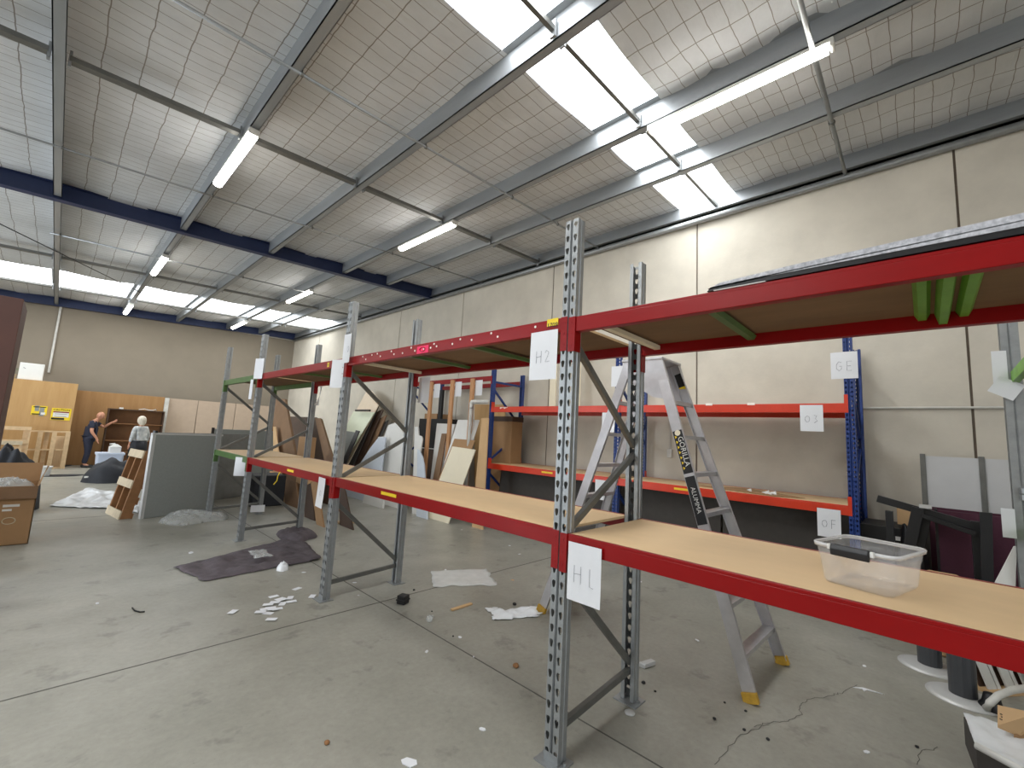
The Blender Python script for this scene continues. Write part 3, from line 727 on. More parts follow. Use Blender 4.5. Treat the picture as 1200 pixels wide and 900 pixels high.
def on_stile(a, b2, t0, t1, wd, m, nm, par, x_out=-.004, flip=1):
    p = a.lerp(b2, t0); q = a.lerp(b2, t1); d = (q - p).normalized(); sd = Vector((0, 1, 0)); off = (sd - d * sd.dot(d)).normalized()
    n = d.cross(off); n = n if n.x < 0 else -n
    bm = NB(); s = off * wd / 2; o_ = n * (-x_out)
    prism(bm, [p - s + o_, p + s + o_, q + s + o_, q - s + o_], n * .0006); return obj(nm, bm, m, par), p.lerp(q, .5) + n * (-x_out + .0008), d, off, n
o, c, d, off, n = on_stile(TN, BN, .26, .40, .078, M_black, 'ladder_sticker', lad)
o['label'] = 'black sticker with white letters'
text('lettering', 'GORILLA', .062, frame_M(c + off * -.010, d, n.cross(d)), M_white, o)
bm = NB(); pt = TN.lerp(BN, .262) ; lathe(bm, [(0.001, 0), (.024, 0), (.024, .0005)], n=18); bm.transform(frame_M(TN.lerp(BN, .268) + n * .0048, d, n.cross(d))); obj('round_badge', bm, M_cream, o)
bm = NB()
for k in range(7):
    e = TN.lerp(BN, .275 + k * .017) + n * .0052 + off * .03; u = TN.lerp(BN, .285 + k * .017) + n * .0052 + off * .03; v = TN.lerp(BN, .280 + k * .017) + n * .0052 + off * .012
    prism(bm, [e, u, v], n * .0004)
obj('zigzag', bm, M_yellow, o)
o, c, d, off, n = on_stile(TN, BN, .41, .555, .078, M_black, 'ladder_sticker', lad)
text('lettering', 'ALUMMA', .05, frame_M(c, d, n.cross(d)), M_white, o)
# inside face of the far stile
for t0, t1, m, nm in ((.035, .085, M_black, 'ladder_sticker'), (.085, .14, M_yellow, 'warning_label')):
    p = TF.lerp(BF, t0); q = TF.lerp(BF, t1); d = (q - p).normalized(); sd = Vector((0, 1, 0)); off = (sd - d * sd.dot(d)).normalized(); n = Vector((-1, 0, 0))
    bm = NB(); prism(bm, [p - off * .03 + n * .004, p + off * .03 + n * .004, q + off * .03 + n * .004, q - off * .03 + n * .004], n * .0006); obj(nm, bm, m, lad)

# ------------------------------------------------------------------ leaning sheets and boards
def slab(name, label, cat, m, ltop, llow, rtop, rlow, xb, xt, zt, th=.018, group=None, zmin=0.0, cut=None, bevel=.003):
    """a sheet whose front face lies in the plane rising from floor line x=xb to (xt, zt);
       its two side edges pass through the given pairs of picture points and run down to zmin"""
    P0 = Vector((xb, 0, 0)); n = Vector((zt, 0, -(xt - xb))).normalized()
    def hit(p):
        d = ray(*p); return CAM + d * ((P0 - CAM).dot(n) / d.dot(n))
    a, b2, c, d2 = hit(ltop), hit(llow), hit(rtop), hit(rlow)
    def down(t, l):
        if abs(t.z - l.z) < 1e-4: return l
        k = (zmin - t.z) / (l.z - t.z); return t + (l - t) * k
    bl, br = down(a, b2), down(c, d2)
    pts = [a, c, br, bl]
    if cut: pts = [hit(q) for q in cut[0]] + [br, bl]
    bm = NB(); prism(bm, pts, n * th); o = obj(name, bm, m, None, bevel=bevel)
    tag(o, label, cat, group); return recentre(o)
G1 = 'boards leaning between the racks'
# group nearest centre, in front of blue rack's left end
slab('cream_board', 'cream board leaning with small black handle hole, frontmost of the stack', 'board', M_cream, (530, 523), (497, 607.5), (557, 527), (524, 617), 3.30, 3.85, 2.0, .02, G1)
o, = [bpy.data.objects[-1]] if False else [None]
p = at(552, 534, 0, 3.62)
bm = NB(); box(bm, (3.60, p.y - .012, p.z - .05), (3.606, p.y + .012, p.z + .03)); 
bm.free()
slab('card_sheet', 'brown cardboard coloured board behind the cream leaning board', 'board', M_card, (532.5, 514), (497, 604), (556.5, 516), (520, 612), 3.36, 3.92, 2.05, .018, G1)
slab('white_sheet', 'square topped white board behind the cream leaning board', 'board', M_white, (536.5, 492), (502, 602), (561.5, 492), (526, 612), 3.42, 4.0, 2.1, .018, G1)
slab('tan_plank', 'long tan board standing just left of the blue post', 'plank', M_cardl, (564, 490), (557, 570), (572, 490), (568, 570), 3.5, 3.75, 2.1, .03, G1)
slab('white_board', 'narrow white panel leaning left of the cream board', 'board', M_white, (512, 496), (504.5, 560), (533, 497), (519, 565), 3.7, 4.2, 2.1, .02, G1)
slab('brown_plank', 'grey brown plank leaning in front of the narrow white panel', 'plank', M_brownb, (517.5, 508), (507, 562), (523, 508), (514, 562), 3.55, 4.0, 1.9, .03, G1)
slab('white_sheet', 'white board behind second timber stud in red beamed bay', 'board', M_white, (526, 497), (522, 560), (537, 497), (533, 560), 3.95, 4.3, 2.0, .02, G1)
for k, (a, c) in enumerate((((505.5, 447), (500, 560)), ((530, 446), (524, 560)), ((553.5, 446), (550, 560)))):
    t = at(a[0], a[1], 0, 3.86); bm = NB(); box(bm, (3.85, t.y - .05, 0), (3.90, t.y + .05, 2.83)); tag(recentre(obj('timber_stud', bm, M_pinew, bevel=.003)), 'upright pine stud under the far red beam, %s of three' % ('leftmost', 'middle', 'rightmost')[k], 'post', 'pine studs')
bm = NB(); t = at(516, 470, 0, 4.3); box(bm, (4.3, t.y - .06, 0), (4.36, t.y + .06, 2.7)); tag(recentre(obj('black_post', bm, M_black)), 'black upright behind the pine studs', 'post')
# black cabinet and cupboards behind the studs
root = thing('black_cabinet', 'black cabinet behind the pine studs', 'cabinet')
a = at(491, 497, 0, 4.25); c = at(526, 497, 0, 4.25)
bm = NB(); box(bm, (4.25, c.y, 0), (4.8, a.y, 2.0)); obj('body', bm, M_black, root, bevel=.005)
bm = NB(); box(bm, (4.235, c.y, 1.28), (4.25, a.y, 1.30)); obj('white_strip', bm, M_conduit, root)
bm = NB(); box(bm, (4.24, c.y + .02, .2), (4.25, a.y - .02, 1.26)); obj('door', bm, M_dwood, root)
bm = NB(); t = at(505, 494, 0, 4.3); box(bm, (4.3, t.y - .22, 2.001), (4.7, t.y + .28, 2.13)); tag(recentre(obj('cardboard_box', bm, M_card)), 'flat brown box on top of the black cabinet', 'box')
# white pvc pipe
a = at(551, 495, 0, 3.79); yp = a.y
root = thing('pvc_pipe', 'white bent plastic pipe standing left of the blue post', 'pipe')
bm = NB(); tube(bm, [(3.79, yp, 0), (3.79, yp, 2.28), (3.79, yp - .01, 2.32), (3.79, yp - .05, 2.34), (3.79, yp - .5, 2.33)], .038, 12); obj('pipe_run', bm, M_conduit, root, smooth=True)
bm = NB(); tube(bm, [(3.79, yp, 2.2), (3.79, yp, 2.30), (3.79, yp - .02, 2.335), (3.79, yp - .1, 2.34)], .044, 12); obj('elbow', bm, M_conduit, root, smooth=True)
# ply and carton inside the blue bay
def carton(name, label, px0, px1, ptop, x0, x1, z0, m, zt=None, cat='box', group=None):
    a = at(px0, ptop, 0, x0); c = at(px1, ptop, 0, x0); z1 = zt if zt else (a.z + c.z) / 2
    bm = NB(); box(bm, (x0, min(a.y, c.y), z0), (x1, max(a.y, c.y), z1)); return tag(recentre(obj(name, bm, m, bevel=.004)), label, cat, group)
slab('ply_sheet', 'yellow brown ply sheet behind the white pipe', 'board', M_ply, (556, 474), (556, 560), (592, 474), (590, 560), 4.55, 4.75, 2.4, .02)
root = thing('tall_carton', 'tall flat brown carton behind the left blue post', 'box')
a = at(578, 497, 0, 4.3); c = at(600, 497, 0, 4.3)
bm = NB(); box(bm, (4.3, c.y, 0), (4.62, a.y, 1.98)); obj('carton_body', bm, M_card, root, bevel=.004)
bm = NB(); box(bm, (4.29, c.y - .01, 1.98), (4.63, a.y, 2.08)); obj('carton_lid', bm, M_dwood, root)
for k, (p_, q_) in enumerate((((645, 435), (652, 435)), ((672, 440), (680, 440)))):
    a = at(*p_, 0, 4.7); c = at(*q_, 0, 4.7); bm = NB(); box(bm, (4.7, c.y, 2.246), (4.73, a.y, 3.25)); tag(recentre(obj('cream_plank', bm, M_cream, bevel=.003)), '%s cream plank standing on the upper orange shelf' % ('left', 'right')[k], 'plank', 'cream planks')
# dark sheets standing in for the deep shade beneath the lower orange shelf
for k, (y0, y1) in enumerate(((-.80, .53), (.56, 1.90), (2.05, 4.7))):
    bm = NB(); prism(bm, [(4.15, y0, 0), (4.15, y1, 0), (4.24, y1, 1.02), (4.24, y0, 1.02)], (.03, 0, 0)); tag(recentre(obj('board_and_shade_charcoal', bm, M_dgrey)), 'dark sheet standing in for shade under lower orange shelf, %s' % ('nearest the clear tub', 'behind the ladder foot side', 'left of the ladder')[k], 'panel', 'shade sheets')
# torn paper scraps on lower orange shelf
root = tag(NB() and thing('torn_packaging', None, None), 'thin torn card with white scraps on lower orange shelf', 'scrap')
bm = NB(); prism(bm, [(4.2, .9, 1.148), (4.0, -.1, 1.148), (4.15, -.4, 1.15), (4.5, .3, 1.16)], (0, 0, .006)); obj('card', bm, M_card, root)
bm = NB()
for k in range(7):
    x, y = 4.1 + random.uniform(-.08, .08), .02 + random.uniform(-.15, .15); prism(bm, [(x, y, 1.155), (x + .05, y + .02, 1.17 + .03 * random.random()), (x + .02, y + .06, 1.165)], (0, 0, .01))
obj('white_scraps', bm, M_white, root)

# centre left: white desk tops and long sheets
slab('white_desktop', 'large white board with stepped top leaning behind second frame', 'board', M_white, (443, 512), (436, 560), (473.5, 508), (472, 560), 3.35, 4.1, 2.0, .03, G1, cut=(((443, 512), (450, 511.5), (455, 498), (464, 495), (473.5, 508)),))
slab('pale_blue_desktop', 'pale blue white rounded board left of the stepped white board', 'board', M_bluish, (444, 512), (422, 545), (452, 513), (446, 560), 3.2, 3.9, 1.9, .03, G1, cut=(((424, 540), (433, 526), (443, 513), (452, 512)),))
slab('white_desktop', 'white board with notched corner right of second rear post', 'board', M_white, (486, 500), (484, 560), (497, 512), (494, 560), 3.3, 3.95, 2.0, .03, G1, cut=(((486, 500), (490, 500), (490.5, 510), (494, 511), (495, 514), (492.5, 530)),))
slab('pale_desktop', 'grey white curved board edge right of second rear post', 'board', M_bluish, (490, 528), (489, 560), (495, 534), (497, 560), 3.2, 3.85, 1.9, .03, G1, cut=(((489, 526), (492, 528), (495, 535), (497, 545)),))
slab('white_board', 'white board lying low under second bay', 'board', M_white, (427, 579), (425, 587), (449, 586), (448, 595), 3.05, 3.3, .6, .05, G1)
slab('mint_board', 'long pale green white board leaning diagonally at centre left', 'board', M_mint, (414, 482), (398, 515), (439, 483), (405, 538), 3.2, 4.3, 2.4, .02, G1)
slab('beige_board', 'beige topped board behind the pale green one', 'board', M_beige, (424, 458), (404, 500), (446, 470), (415, 530), 3.35, 4.5, 2.6, .02, G1, cut=(((430, 457), (436, 458), (446, 470)),))
bm = NB(); a = at(419, 481, 0, 4.1); c = at(435, 481, 0, 4.1); box(bm, (4.02, c.y, a.z - .03), (4.09, a.y, a.z + .02)); tag(recentre(obj('foam_strip', bm, M_dgrey)), 'dark strip lying across top of the pale green board', 'strip')
for k, (a, c, m) in enumerate((((446, 470), (414, 545), M_dgrey), ((450, 478), (421, 545), M_dwood), ((453, 486), (428, 545), M_brownb), ((455, 492), (434, 545), M_dgrey))):
    slab('dark_board', 'dark board edge in leaning pile behind pale green board, %s' % ('first from left', 'second from left', 'third from left', 'rightmost')[k], 'board', m, (a[0] - 14, a[1] + 8), (c[0] - 14, c[1]), a, c, 3.42 + k * .07, 4.5 + k * .07, 2.5, .03, G1)
slab('grey_board', 'small grey panel leaning on pale green board', 'board', M_grey, (406, 505), (392, 545), (419, 507), (404, 545), 3.0, 3.9, 2.0, .02, G1)
slab('black_board', 'narrow black panel leaning on pale green board', 'board', M_black, (417, 504), (399, 545), (421, 505), (404, 545), 2.95, 3.85, 2.0, .03, G1)
# left cluster behind third bay
slab('brown_board', 'tall brown board leaning behind third bay, tallest of cluster', 'board', M_brownb, (319, 467), (322, 530), (334, 467.5), (347, 540), 1.75, 2.25, 2.3, .06, G1)
slab('tan_offcut', 'thin tan board left of the tall brown board', 'board', M_cardl, (320, 500), (320, 533), (323, 500), (327, 533), 1.65, 2.1, 2.2, .02, G1)
slab('dark_board', 'dark brown wide board behind third rear post', 'board', M_dwood, (339, 488), (347, 540), (371, 489), (385, 540), 2.3, 3.2, 2.2, .05, G1)
slab('brown_board', 'thick brown board leaning right of the third rear post', 'board', M_brownb, (369, 490), (380, 540), (375.5, 490), (389, 536), 2.15, 3.1, 2.2, .07, G1)
slab('timber_plank', 'tan plank under third bay beside rear post', 'plank', M_card, (364, 565), (371, 617), (371, 563), (379, 618), 1.32, 1.6, 1.2, .03, G1)
slab('brown_board', 'wide brown board low behind the third rear post', 'board', M_brownb, (331, 560), (335, 605), (347, 565), (352, 612), 1.6, 2.0, 1.2, .04, G1)
slab('dark_board', 'dark board beside tan plank under third bay', 'board', M_dwood, (356, 570), (357, 614), (364, 566), (369, 616), 1.4, 1.7, 1.2, .03, G1)
slab('narrow_plank', 'narrow red brown plank left under third bay', 'plank', M_pinew, (316, 552), (315, 590), (325, 553), (324, 592), 1.75, 2.0, 1.3, .03, G1, zmin=.15)
slab('dark_board', 'blackish board resting at foot of second post', 'board', M_dwood, (397, 562), (398, 612), (404, 575), (412, 614), 1.62, 1.95, 1.2, .03, G1)
bm = NB(); a = at(407, 613, 2, 0); box(bm, (-.16, -.06, 0), (.16, .06, .04)); o = obj('timber_offcut', bm, M_pine, bevel=.004); o.location = a; o.rotation_euler = (0, 0, -.3); tag(o, 'short pale timber block on floor beside second post', 'block')
carton('small_carton', 'small brown carton behind third bay shelf', 350, 362, 515, 1.86, 2.02, .9, M_card, 1.42)
carton('carton_stack', 'brown carton beneath the small carton', 349, 364, 545, 1.84, 2.04, 0, M_cardl, .895)
bm = NB(); box(bm, (-.3, -.3, 0), (.3, .3, .62)); o = obj('dark_crate', bm, M_blackc, bevel=.02); o.location = (1.2, 8.6, 0); tag(o, 'dark wrapped crate on floor behind the third frame', 'crate')
pap(302, 596, 1, 7.2, (1, -.2, 0), Z, .22, .12, '', 'white label card at foot of dark crate', group=None)

# ------------------------------------------------------------------ far end: plywood hoarding, signs, bookcase
def pl(name, label, x0, x1, y0, y1, z0, z1, m, cat='panel', group=None, bevel=.004):
    bm = NB(); box(bm, (x0, y0, z0), (x1, y1, z1)); return tag(recentre(obj(name, bm, m, bevel=bevel)), label, cat, group)
pl('plywood_box', 'large plywood boxed panel at far left with two yellow signs', -3.6, -1.61, 17.6, 18.3, 0, 2.56, M_ply)
pl('plywood_sheet', 'plywood panel behind the two people on far wall', -1.60, .66, 18.40, 18.46, 0, 2.40, M_plyd)
pl('white_corner_post', 'narrow white post between plywood and beige panels at far end', .66, .78, 18.3, 18.45, 0, 2.38, M_conduit, 'post')
for k, (a, c) in enumerate(((.79, 1.66), (1.68, 2.9), (2.92, 4.2))):
    pl('beige_wallboard', 'beige far wall panel, %s' % ('next to the white post', 'middle one behind the grey partition', 'rightmost, half behind the racks')[k], a, c, 18.42, 18.47, 0, 2.38, M_pink, 'panel', 'beige far panels')
pl('brown_wallboard', 'brown panel at the far right corner behind racks', 4.22, 4.9, 18.42, 18.47, 0, 2.3, M_brownb)
# signs
def sign(cx, cz, w_, h, label, head, y=17.592):
    root = thing('caution_sign', label, 'sign', (cx, y, cz), 0, None)
    bm = NB(); box(bm, (-w_ / 2, 0, -h / 2), (w_ / 2, .006, h / 2)); obj('backing', bm, M_yellow, root)
    if head:
        text('heading', head, .078, frame_M((0, -.003, h * .36), (1, 0, 0), (0, 0, 1)), M_black, root, .001)
        bm = NB(); box(bm, (-w_ * .4, -.002, -h * .24), (w_ * .4, -.0005, h * .24)); obj('white_field', bm, M_white, root)
        bm = NB(); box(bm, (-w_ * .4, -.0035, h * .13), (w_ * .4, -.002, h * .22)); obj('red_lines', bm, M_red, root)
        bm = NB()
        for k in range(3): box(bm, (-w_ * .32, -.0035, -h * .2 + k * .07), (w_ * .3, -.002, -h * .2 + k * .07 + .014))
        obj('small_print', bm, M_grey, root)
        bm = NB(); box(bm, (-w_ * .46, -.002, -h * .46), (w_ * .2, -.0005, -h * .3)); obj('black_band', bm, M_black, root)
    else:
        bm = NB(); box(bm, (-w_ * .4, -.002, h * .32), (w_ * .4, -.0005, h * .42)); box(bm, (-w_ * .44, -.002, -h * .46), (w_ * .1, -.0005, -h * .34)); obj('black_lines', bm, M_black, root)
        bm = NB(); box(bm, (-w_ * .3, -.002, -.02), (-w_ * .02, -.0005, .14)); box(bm, (w_ * .02, -.002, -.16), (w_ * .32, -.0005, .08)); obj('grey_picture', bm, M_grey, root)
        bm = NB(); box(bm, (w_ * .12, -.003, -h * .44), (w_ * .4, -.001, -h * .2)); obj('white_note', bm, M_white, root)
a = at(46, 481, 1, 17.59); sign(a.x, a.z, .32, .27, 'smaller yellow sign with pictures, left on the plywood box', '')
a = at(71.5, 485.5, 1, 17.59); sign(a.x, a.z, .42, .36, 'larger yellow caution sign, right on the plywood box', 'CAUTION')
# white box on top and potted plant
a = at(22, 447, 1, 17.8); c = at(51, 425, 1, 17.8)
root = thing('white_cabinet', 'white metal box standing on top of the plywood box', 'cabinet', ((a.x + c.x) / 2, 17.9, 2.56))
bm = NB(); box(bm, (-.25, -.15, 0.001), (.25, .15, .50)); obj('cabinet_body', bm, M_white, root, bevel=.01)
bm = NB(); box(bm, (-.235, -.158, .015), (.235, -.15, .485)); obj('cabinet_door', bm, M_white, root, bevel=.003)
bm = NB(); tube(bm, [(-.17, -.16, .36), (-.12, -.16, .33)], .008, 6); obj('latch', bm, M_grey, root)
root = thing('potted_plant', 'small green potted plant left of the white box', 'plant', (-2.99, 17.9, 2.561))
bm = NB(); lathe(bm, [(.06, 0), (.085, .14), (.09, .14)], n=14); obj('pot', bm, M_palletw, root)
bm = NB()
for k in range(26):
    a = random.uniform(0, 2 * PI); r = random.uniform(.03, .12); z = random.uniform(.13, .3); q = Vector((r * math.cos(a), r * math.sin(a), z)); prism(bm, [q, q + Vector((.05, .01, .03)), q + Vector((.02, .05, .02))], (0, 0, .003))
obj('leaves', bm, M_rust, root)
# stacked pallets and crate pieces in front of the ply box
def pallet(loc, rot, wd, ln, mtop, mbear, label, nb=5, group=None, h=.12):
    """pallet with deck boards along x, bearers along y, standing per the given rotation"""
    root = bpy.data.objects.new('timber_pallet', None); C.objects.link(root); root.location = loc; root.rotation_euler = rot
    tag(root, label, 'pallet', group)
    for k in range(nb):
        y = -ln / 2 + (ln - .1) * k / (nb - 1) + .05; bm = NB(); box(bm, (-wd / 2, y - .05, h), (wd / 2, y + .05, h + .02)); obj('deck_board', bm, mtop, root)
    for k in (0, .5, 1):
        x = -wd / 2 + .02 + (wd - .04) * k; bm = NB(); box(bm, (x - .02, -ln / 2, .02), (x + .02, ln / 2, h)); obj('bearer', bm, mbear, root)
    for k in (0, .5, 1):
        y = -ln / 2 + (ln - .1) * k + .05; bm = NB(); box(bm, (-wd / 2, y - .05, 0), (wd / 2, y + .05, .02)); obj('bottom_board', bm, mbear, root)
    return root
# upright pale pallets by the plywood
pallet((-2.95, 17.0, .601), (PI / 2 - .06, 0, 0), 1.1, 1.2, M_pine, M_pine, 'pale pallet standing at far left against plywood box', 4, 'pale pallets by plywood box')
pallet((-2.08, 17.3, .552), (PI / 2 - .06, PI / 2, 0), 1.1, .95, M_pine, M_pine, 'pale pallet standing on edge right of another, before plywood', 4, 'pale pallets by plywood box')
pallet((-2.9, 16.1, .42), (PI / 2 - .1, 0, .1), .8, .82, M_palletw, M_pine, 'low pallet in front at far left by black bag', 4, 'pale pallets by plywood box')
pl('pale_ply_sheet', 'pale ply sheet standing low at right end of plywood box', -1.98, -1.63, 17.42, 17.46, 0, .95, M_pine)
# bookcase
root = thing('open_bookcase', 'dark brown open bookcase behind the two people', 'bookcase', (-.08, 18.05, 0))
BWd = 1.46
for nm, a, c in (('side_panel', (-BWd / 2, -.2, 0), (-BWd / 2 + .03, .2, 1.85)), ('side_panel', (BWd / 2 - .03, -.2, 0), (BWd / 2, .2, 1.85))):
    bm = NB(); box(bm, a, c); obj(nm, bm, M_dwood, root)
bm = NB(); box(bm, (-BWd / 2, .18, 0), (BWd / 2, .2, 1.85)); obj('back_panel', bm, M_bookc, root)
bm = NB(); box(bm, (-BWd / 2, -.2, 1.85), (BWd / 2, .2, 1.88)); obj('top_panel', bm, M_dwood, root)
for z in (.08, .45, .82, 1.38):
    bm = NB(); box(bm, (-BWd / 2 + .03, -.19, z), (BWd / 2 - .03, .18, z + .025)); obj('shelf', bm, M_bookc, root)
bm = NB(); box(bm, (-.05, -.04, 0), (.05, .04, .05)); o = obj('white_carton', bm, M_white); o.location = (-.5, 17.95, 1.881); tag(o, 'small white box on top of bookcase, left', 'box')
bm = NB(); tube(bm, [(-.25, 0, .02), (-.1, .02, .05), (0, 0, .02), (.12, -.02, .02), (.2, 0, .05), (.22, .03, .02)], .014, 6); o = obj('white_cable', bm, M_white, smooth=True); o.location = (.2, 17.98, 1.881); tag(o, 'white coiled cable on top of bookcase, right', 'cable')

# ------------------------------------------------------------------ people
def skinned(name, joints, bones, m, parent=None, sub=2, root=0):
    """joints: name -> (pos, radius or (rx, ry)); bones: pairs"""
    names = list(joints); bm = NB(); vs = {k: bm.verts.new(joints[k][0]) for k in names}
    for a, b2 in bones: bm.edges.new((vs[a], vs[b2]))
    me = bpy.data.meshes.new(name); bm.to_mesh(me); bm.free()
    o = bpy.data.objects.new(name, me); C.objects.link(o)
    md = o.modifiers.new('skin', 'SKIN'); md.use_smooth_shade = True
    for i, k in enumerate(names):
        r = joints[k][1]; r = (r, r) if not isinstance(r, tuple) else r
        me.skin_vertices[0].data[i].radius = r; me.skin_vertices[0].data[i].use_root = (i == root)
    o.modifiers.new('sub', 'SUBSURF').levels = sub
    o.modifiers['sub'].render_levels = sub
    dg = bpy.context.evaluated_depsgraph_get(); dg.update()
    m2 = bpy.data.meshes.new_from_object(o.evaluated_get(dg)); o.modifiers.clear(); o.data = m2
    m2.materials.clear(); m2.materials.append(m)
    for p in m2.polygons: p.use_smooth = True
    if parent: o.parent = parent
    return o
def hand(J, B, wrist, side, d, curl=.3):
    """palm and five fingers beyond the wrist joint; d = direction of the hand"""
    w0 = Vector(J[wrist][0]); d = Vector(d).normalized(); s = Vector(side).normalized()
    J[wrist + 'palm'] = (w0 + d * .07, (.034, .020)); B.append((wrist, wrist + 'palm'))
    nrm = d.cross(s)
    for k, (off, ln) in enumerate(((-.03, .065), (-.01, .075), (.01, .07), (.03, .055))):
        a = wrist + 'f%d' % k
        J[a + 'a'] = (w0 + d * .095 + s * off, .0095); J[a + 'b'] = (w0 + d * (.095 + ln * .55) + s * off * 1.1 + nrm * curl * .02, .009); J[a + 'c'] = (w0 + d * (.095 + ln) + s * off * 1.1 + nrm * curl * .06, .0075)
        B += [(wrist + 'palm', a + 'a'), (a + 'a', a + 'b'), (a + 'b', a + 'c')]
    J[wrist + 't0'] = (w0 + d * .04 - s * .035, .011); J[wrist + 't1'] = (w0 + d * .085 - s * .055, .009); B += [(wrist + 'palm', wrist + 't0'), (wrist + 't0', wrist + 't1')]
def head_bits(parent, c, fwd, m, sc=1.0):
    """head with face: skull, jaw, nose, ears in one mesh, eyes, brows and mouth as small parts"""
    f = Vector(fwd).normalized(); up = Vector((0, 0, 1)); up = (up - f * up.dot(f)).normalized(); r = f.cross(up)
    M = Matrix(((r.x, f.x, up.x, c[0]), (r.y, f.y, up.y, c[1]), (r.z, f.z, up.z, c[2]), (0, 0, 0, 1)))
    bm = NB(); bmesh.ops.create_uvsphere(bm, u_segments=24, v_segments=18, radius=1)
    for v in bm.verts:
        x, y, z = v.co; jaw = max(0, -z)
        v.co = Vector((x * (.075 - .022 * jaw), y * (.098 - .02 * jaw) + .012 * jaw, z * .122))
    tmp = bpy.data.meshes.new('t'); 
    for (a, rx, ry, rz) in (((0, .098, -.018), .014, .02, .024), ((.076, -.005, -.01), .01, .02, .032), ((-.076, -.005, -.01), .01, .02, .032)):
        b2 = NB(); bmesh.ops.create_uvsphere(b2, u_segments=10, v_segments=8, radius=1)
        for v in b2.verts: v.co = Vector((a[0] + v.co.x * rx, a[1] + v.co.y * ry, a[2] + v.co.z * rz))
        b2.to_mesh(tmp); b2.free(); bm.from_mesh(tmp)
    bpy.data.meshes.remove(tmp)
    bm.transform(M); o = obj('head', bm, m, parent, smooth=True)
    for nm, pts, rr in (('eye', [(.028, .088, .01), (.034, .086, .01)], .006), ('eye', [(-.028, .088, .01), (-.034, .086, .01)], .006), ('mouth', [(-.02, .09, -.058), (0, .094, -.058), (.02, .09, -.058)], .004)):
        bm = NB(); tube(bm, [M @ Vector(q) for q in pts], rr, 6); obj(nm, bm, M_dwood, o)
    return o, M
# man: leaning forward, facing right (+x) towards the bookcase, arm reaching
man = thing('person', 'bald person in navy shirt and dark trousers leaning towards the bookcase', 'person', (-1.16, 17.62, 0), -.25)
J = {'pelvis': ((0, 0, .93), (.15, .12)), 'waist': ((.0, 0, 1.08), (.15, .15)), 'chest': ((.03, 0, 1.29), (.165, .14)), 'neckb': ((.08, 0, 1.45), .085), 'neck': ((.12, 0, 1.50), .054), 'headb': ((.14, 0, 1.54), .057),
     'hipL': ((-.01, .09, .88), .10), 'kneeL': ((-.0, .10, .48), .062), 'ankL': ((-.06, .10, .09), .042), 'toeL': ((.08, .11, .035), .036),
     'hipR': ((-.01, -.09, .88), .10), 'kneeR': ((.04, -.10, .48), .062), 'ankR': ((.0, -.10, .09), .042), 'toeR': ((.14, -.11, .035), .036),
     'shL': ((.06, .17, 1.39), .062), 'elL': ((.26, .20, 1.26), .044), 'wrL': ((.44, .14, 1.42), .03),
     'shR': ((.05, -.17, 1.39), .062), 'elR': ((.08, -.24, 1.11), .045), 'wrR': ((.22, -.2, .90), .031)}
B = [('pelvis', 'waist'), ('waist', 'chest'), ('chest', 'neckb'), ('neckb', 'neck'), ('neck', 'headb'), ('pelvis', 'hipL'), ('hipL', 'kneeL'), ('kneeL', 'ankL'), ('ankL', 'toeL'),
     ('pelvis', 'hipR'), ('hipR', 'kneeR'), ('kneeR', 'ankR'), ('ankR', 'toeR'), ('chest', 'shL'), ('shL', 'elL'), ('elL', 'wrL'), ('chest', 'shR'), ('shR', 'elR'), ('elR', 'wrR')]
hand(J, B, 'wrL', (0, 0, 1), (.8, -.1, .5)); hand(J, B, 'wrR', (0, 1, 0), (.3, 0, -1))
skinned('body', {k: (v[0], tuple(q * .78 for q in v[1]) if k in ('pelvis', 'waist', 'chest') else v[1]) for k, v in J.items()}, B, M_skin, man)
head_bits(man, (.175, 0, 1.62), (.95, 0, -.25), M_skin)
sub_ = lambda ks, g_: {k: (J[k][0], tuple(q + g_ for q in (J[k][1] if isinstance(J[k][1], tuple) else (J[k][1], J[k][1])))) for k in ks}
K = sub_(['waist', 'chest', 'neckb', 'shL', 'shR'], .016); K['waist'] = ((0, 0, 1.08), (.172, .172)); K['mid'] = ((0, 0, .98), (.178, .172)); K['hem'] = ((.0, 0, .90), (.165, .165)); K['slL'] = ((.19, .195, 1.31), .064); K['slR'] = ((.075, -.22, 1.19), .064)
skinned('shirt', K, [('waist', 'mid'), ('mid', 'hem'), ('waist', 'chest'), ('chest', 'neckb'), ('chest', 'shL'), ('chest', 'shR'), ('shL', 'slL'), ('shR', 'slR')], M_navy, man)
K = sub_(['pelvis', 'hipL', 'kneeL', 'hipR', 'kneeR'], .02); K['pelvis'] = ((0, 0, .99), (.14, .135)); K['cuL'] = ((-.06, .10, .10), .062); K['cuR'] = ((.0, -.10, .10), .062)
skinned('trousers', K, [('pelvis', 'hipL'), ('hipL', 'kneeL'), ('kneeL', 'cuL'), ('pelvis', 'hipR'), ('hipR', 'kneeR'), ('kneeR', 'cuR')], M_navy, man)
for s, x in ((1, 0), (-1, .06)):
    bm = NB(); box(bm, (-.12 + x, s * .11 - .045, 0), (.17 + x, s * .11 + .045, .075)); obj('shoe', bm, M_shoe, man, bevel=.03)
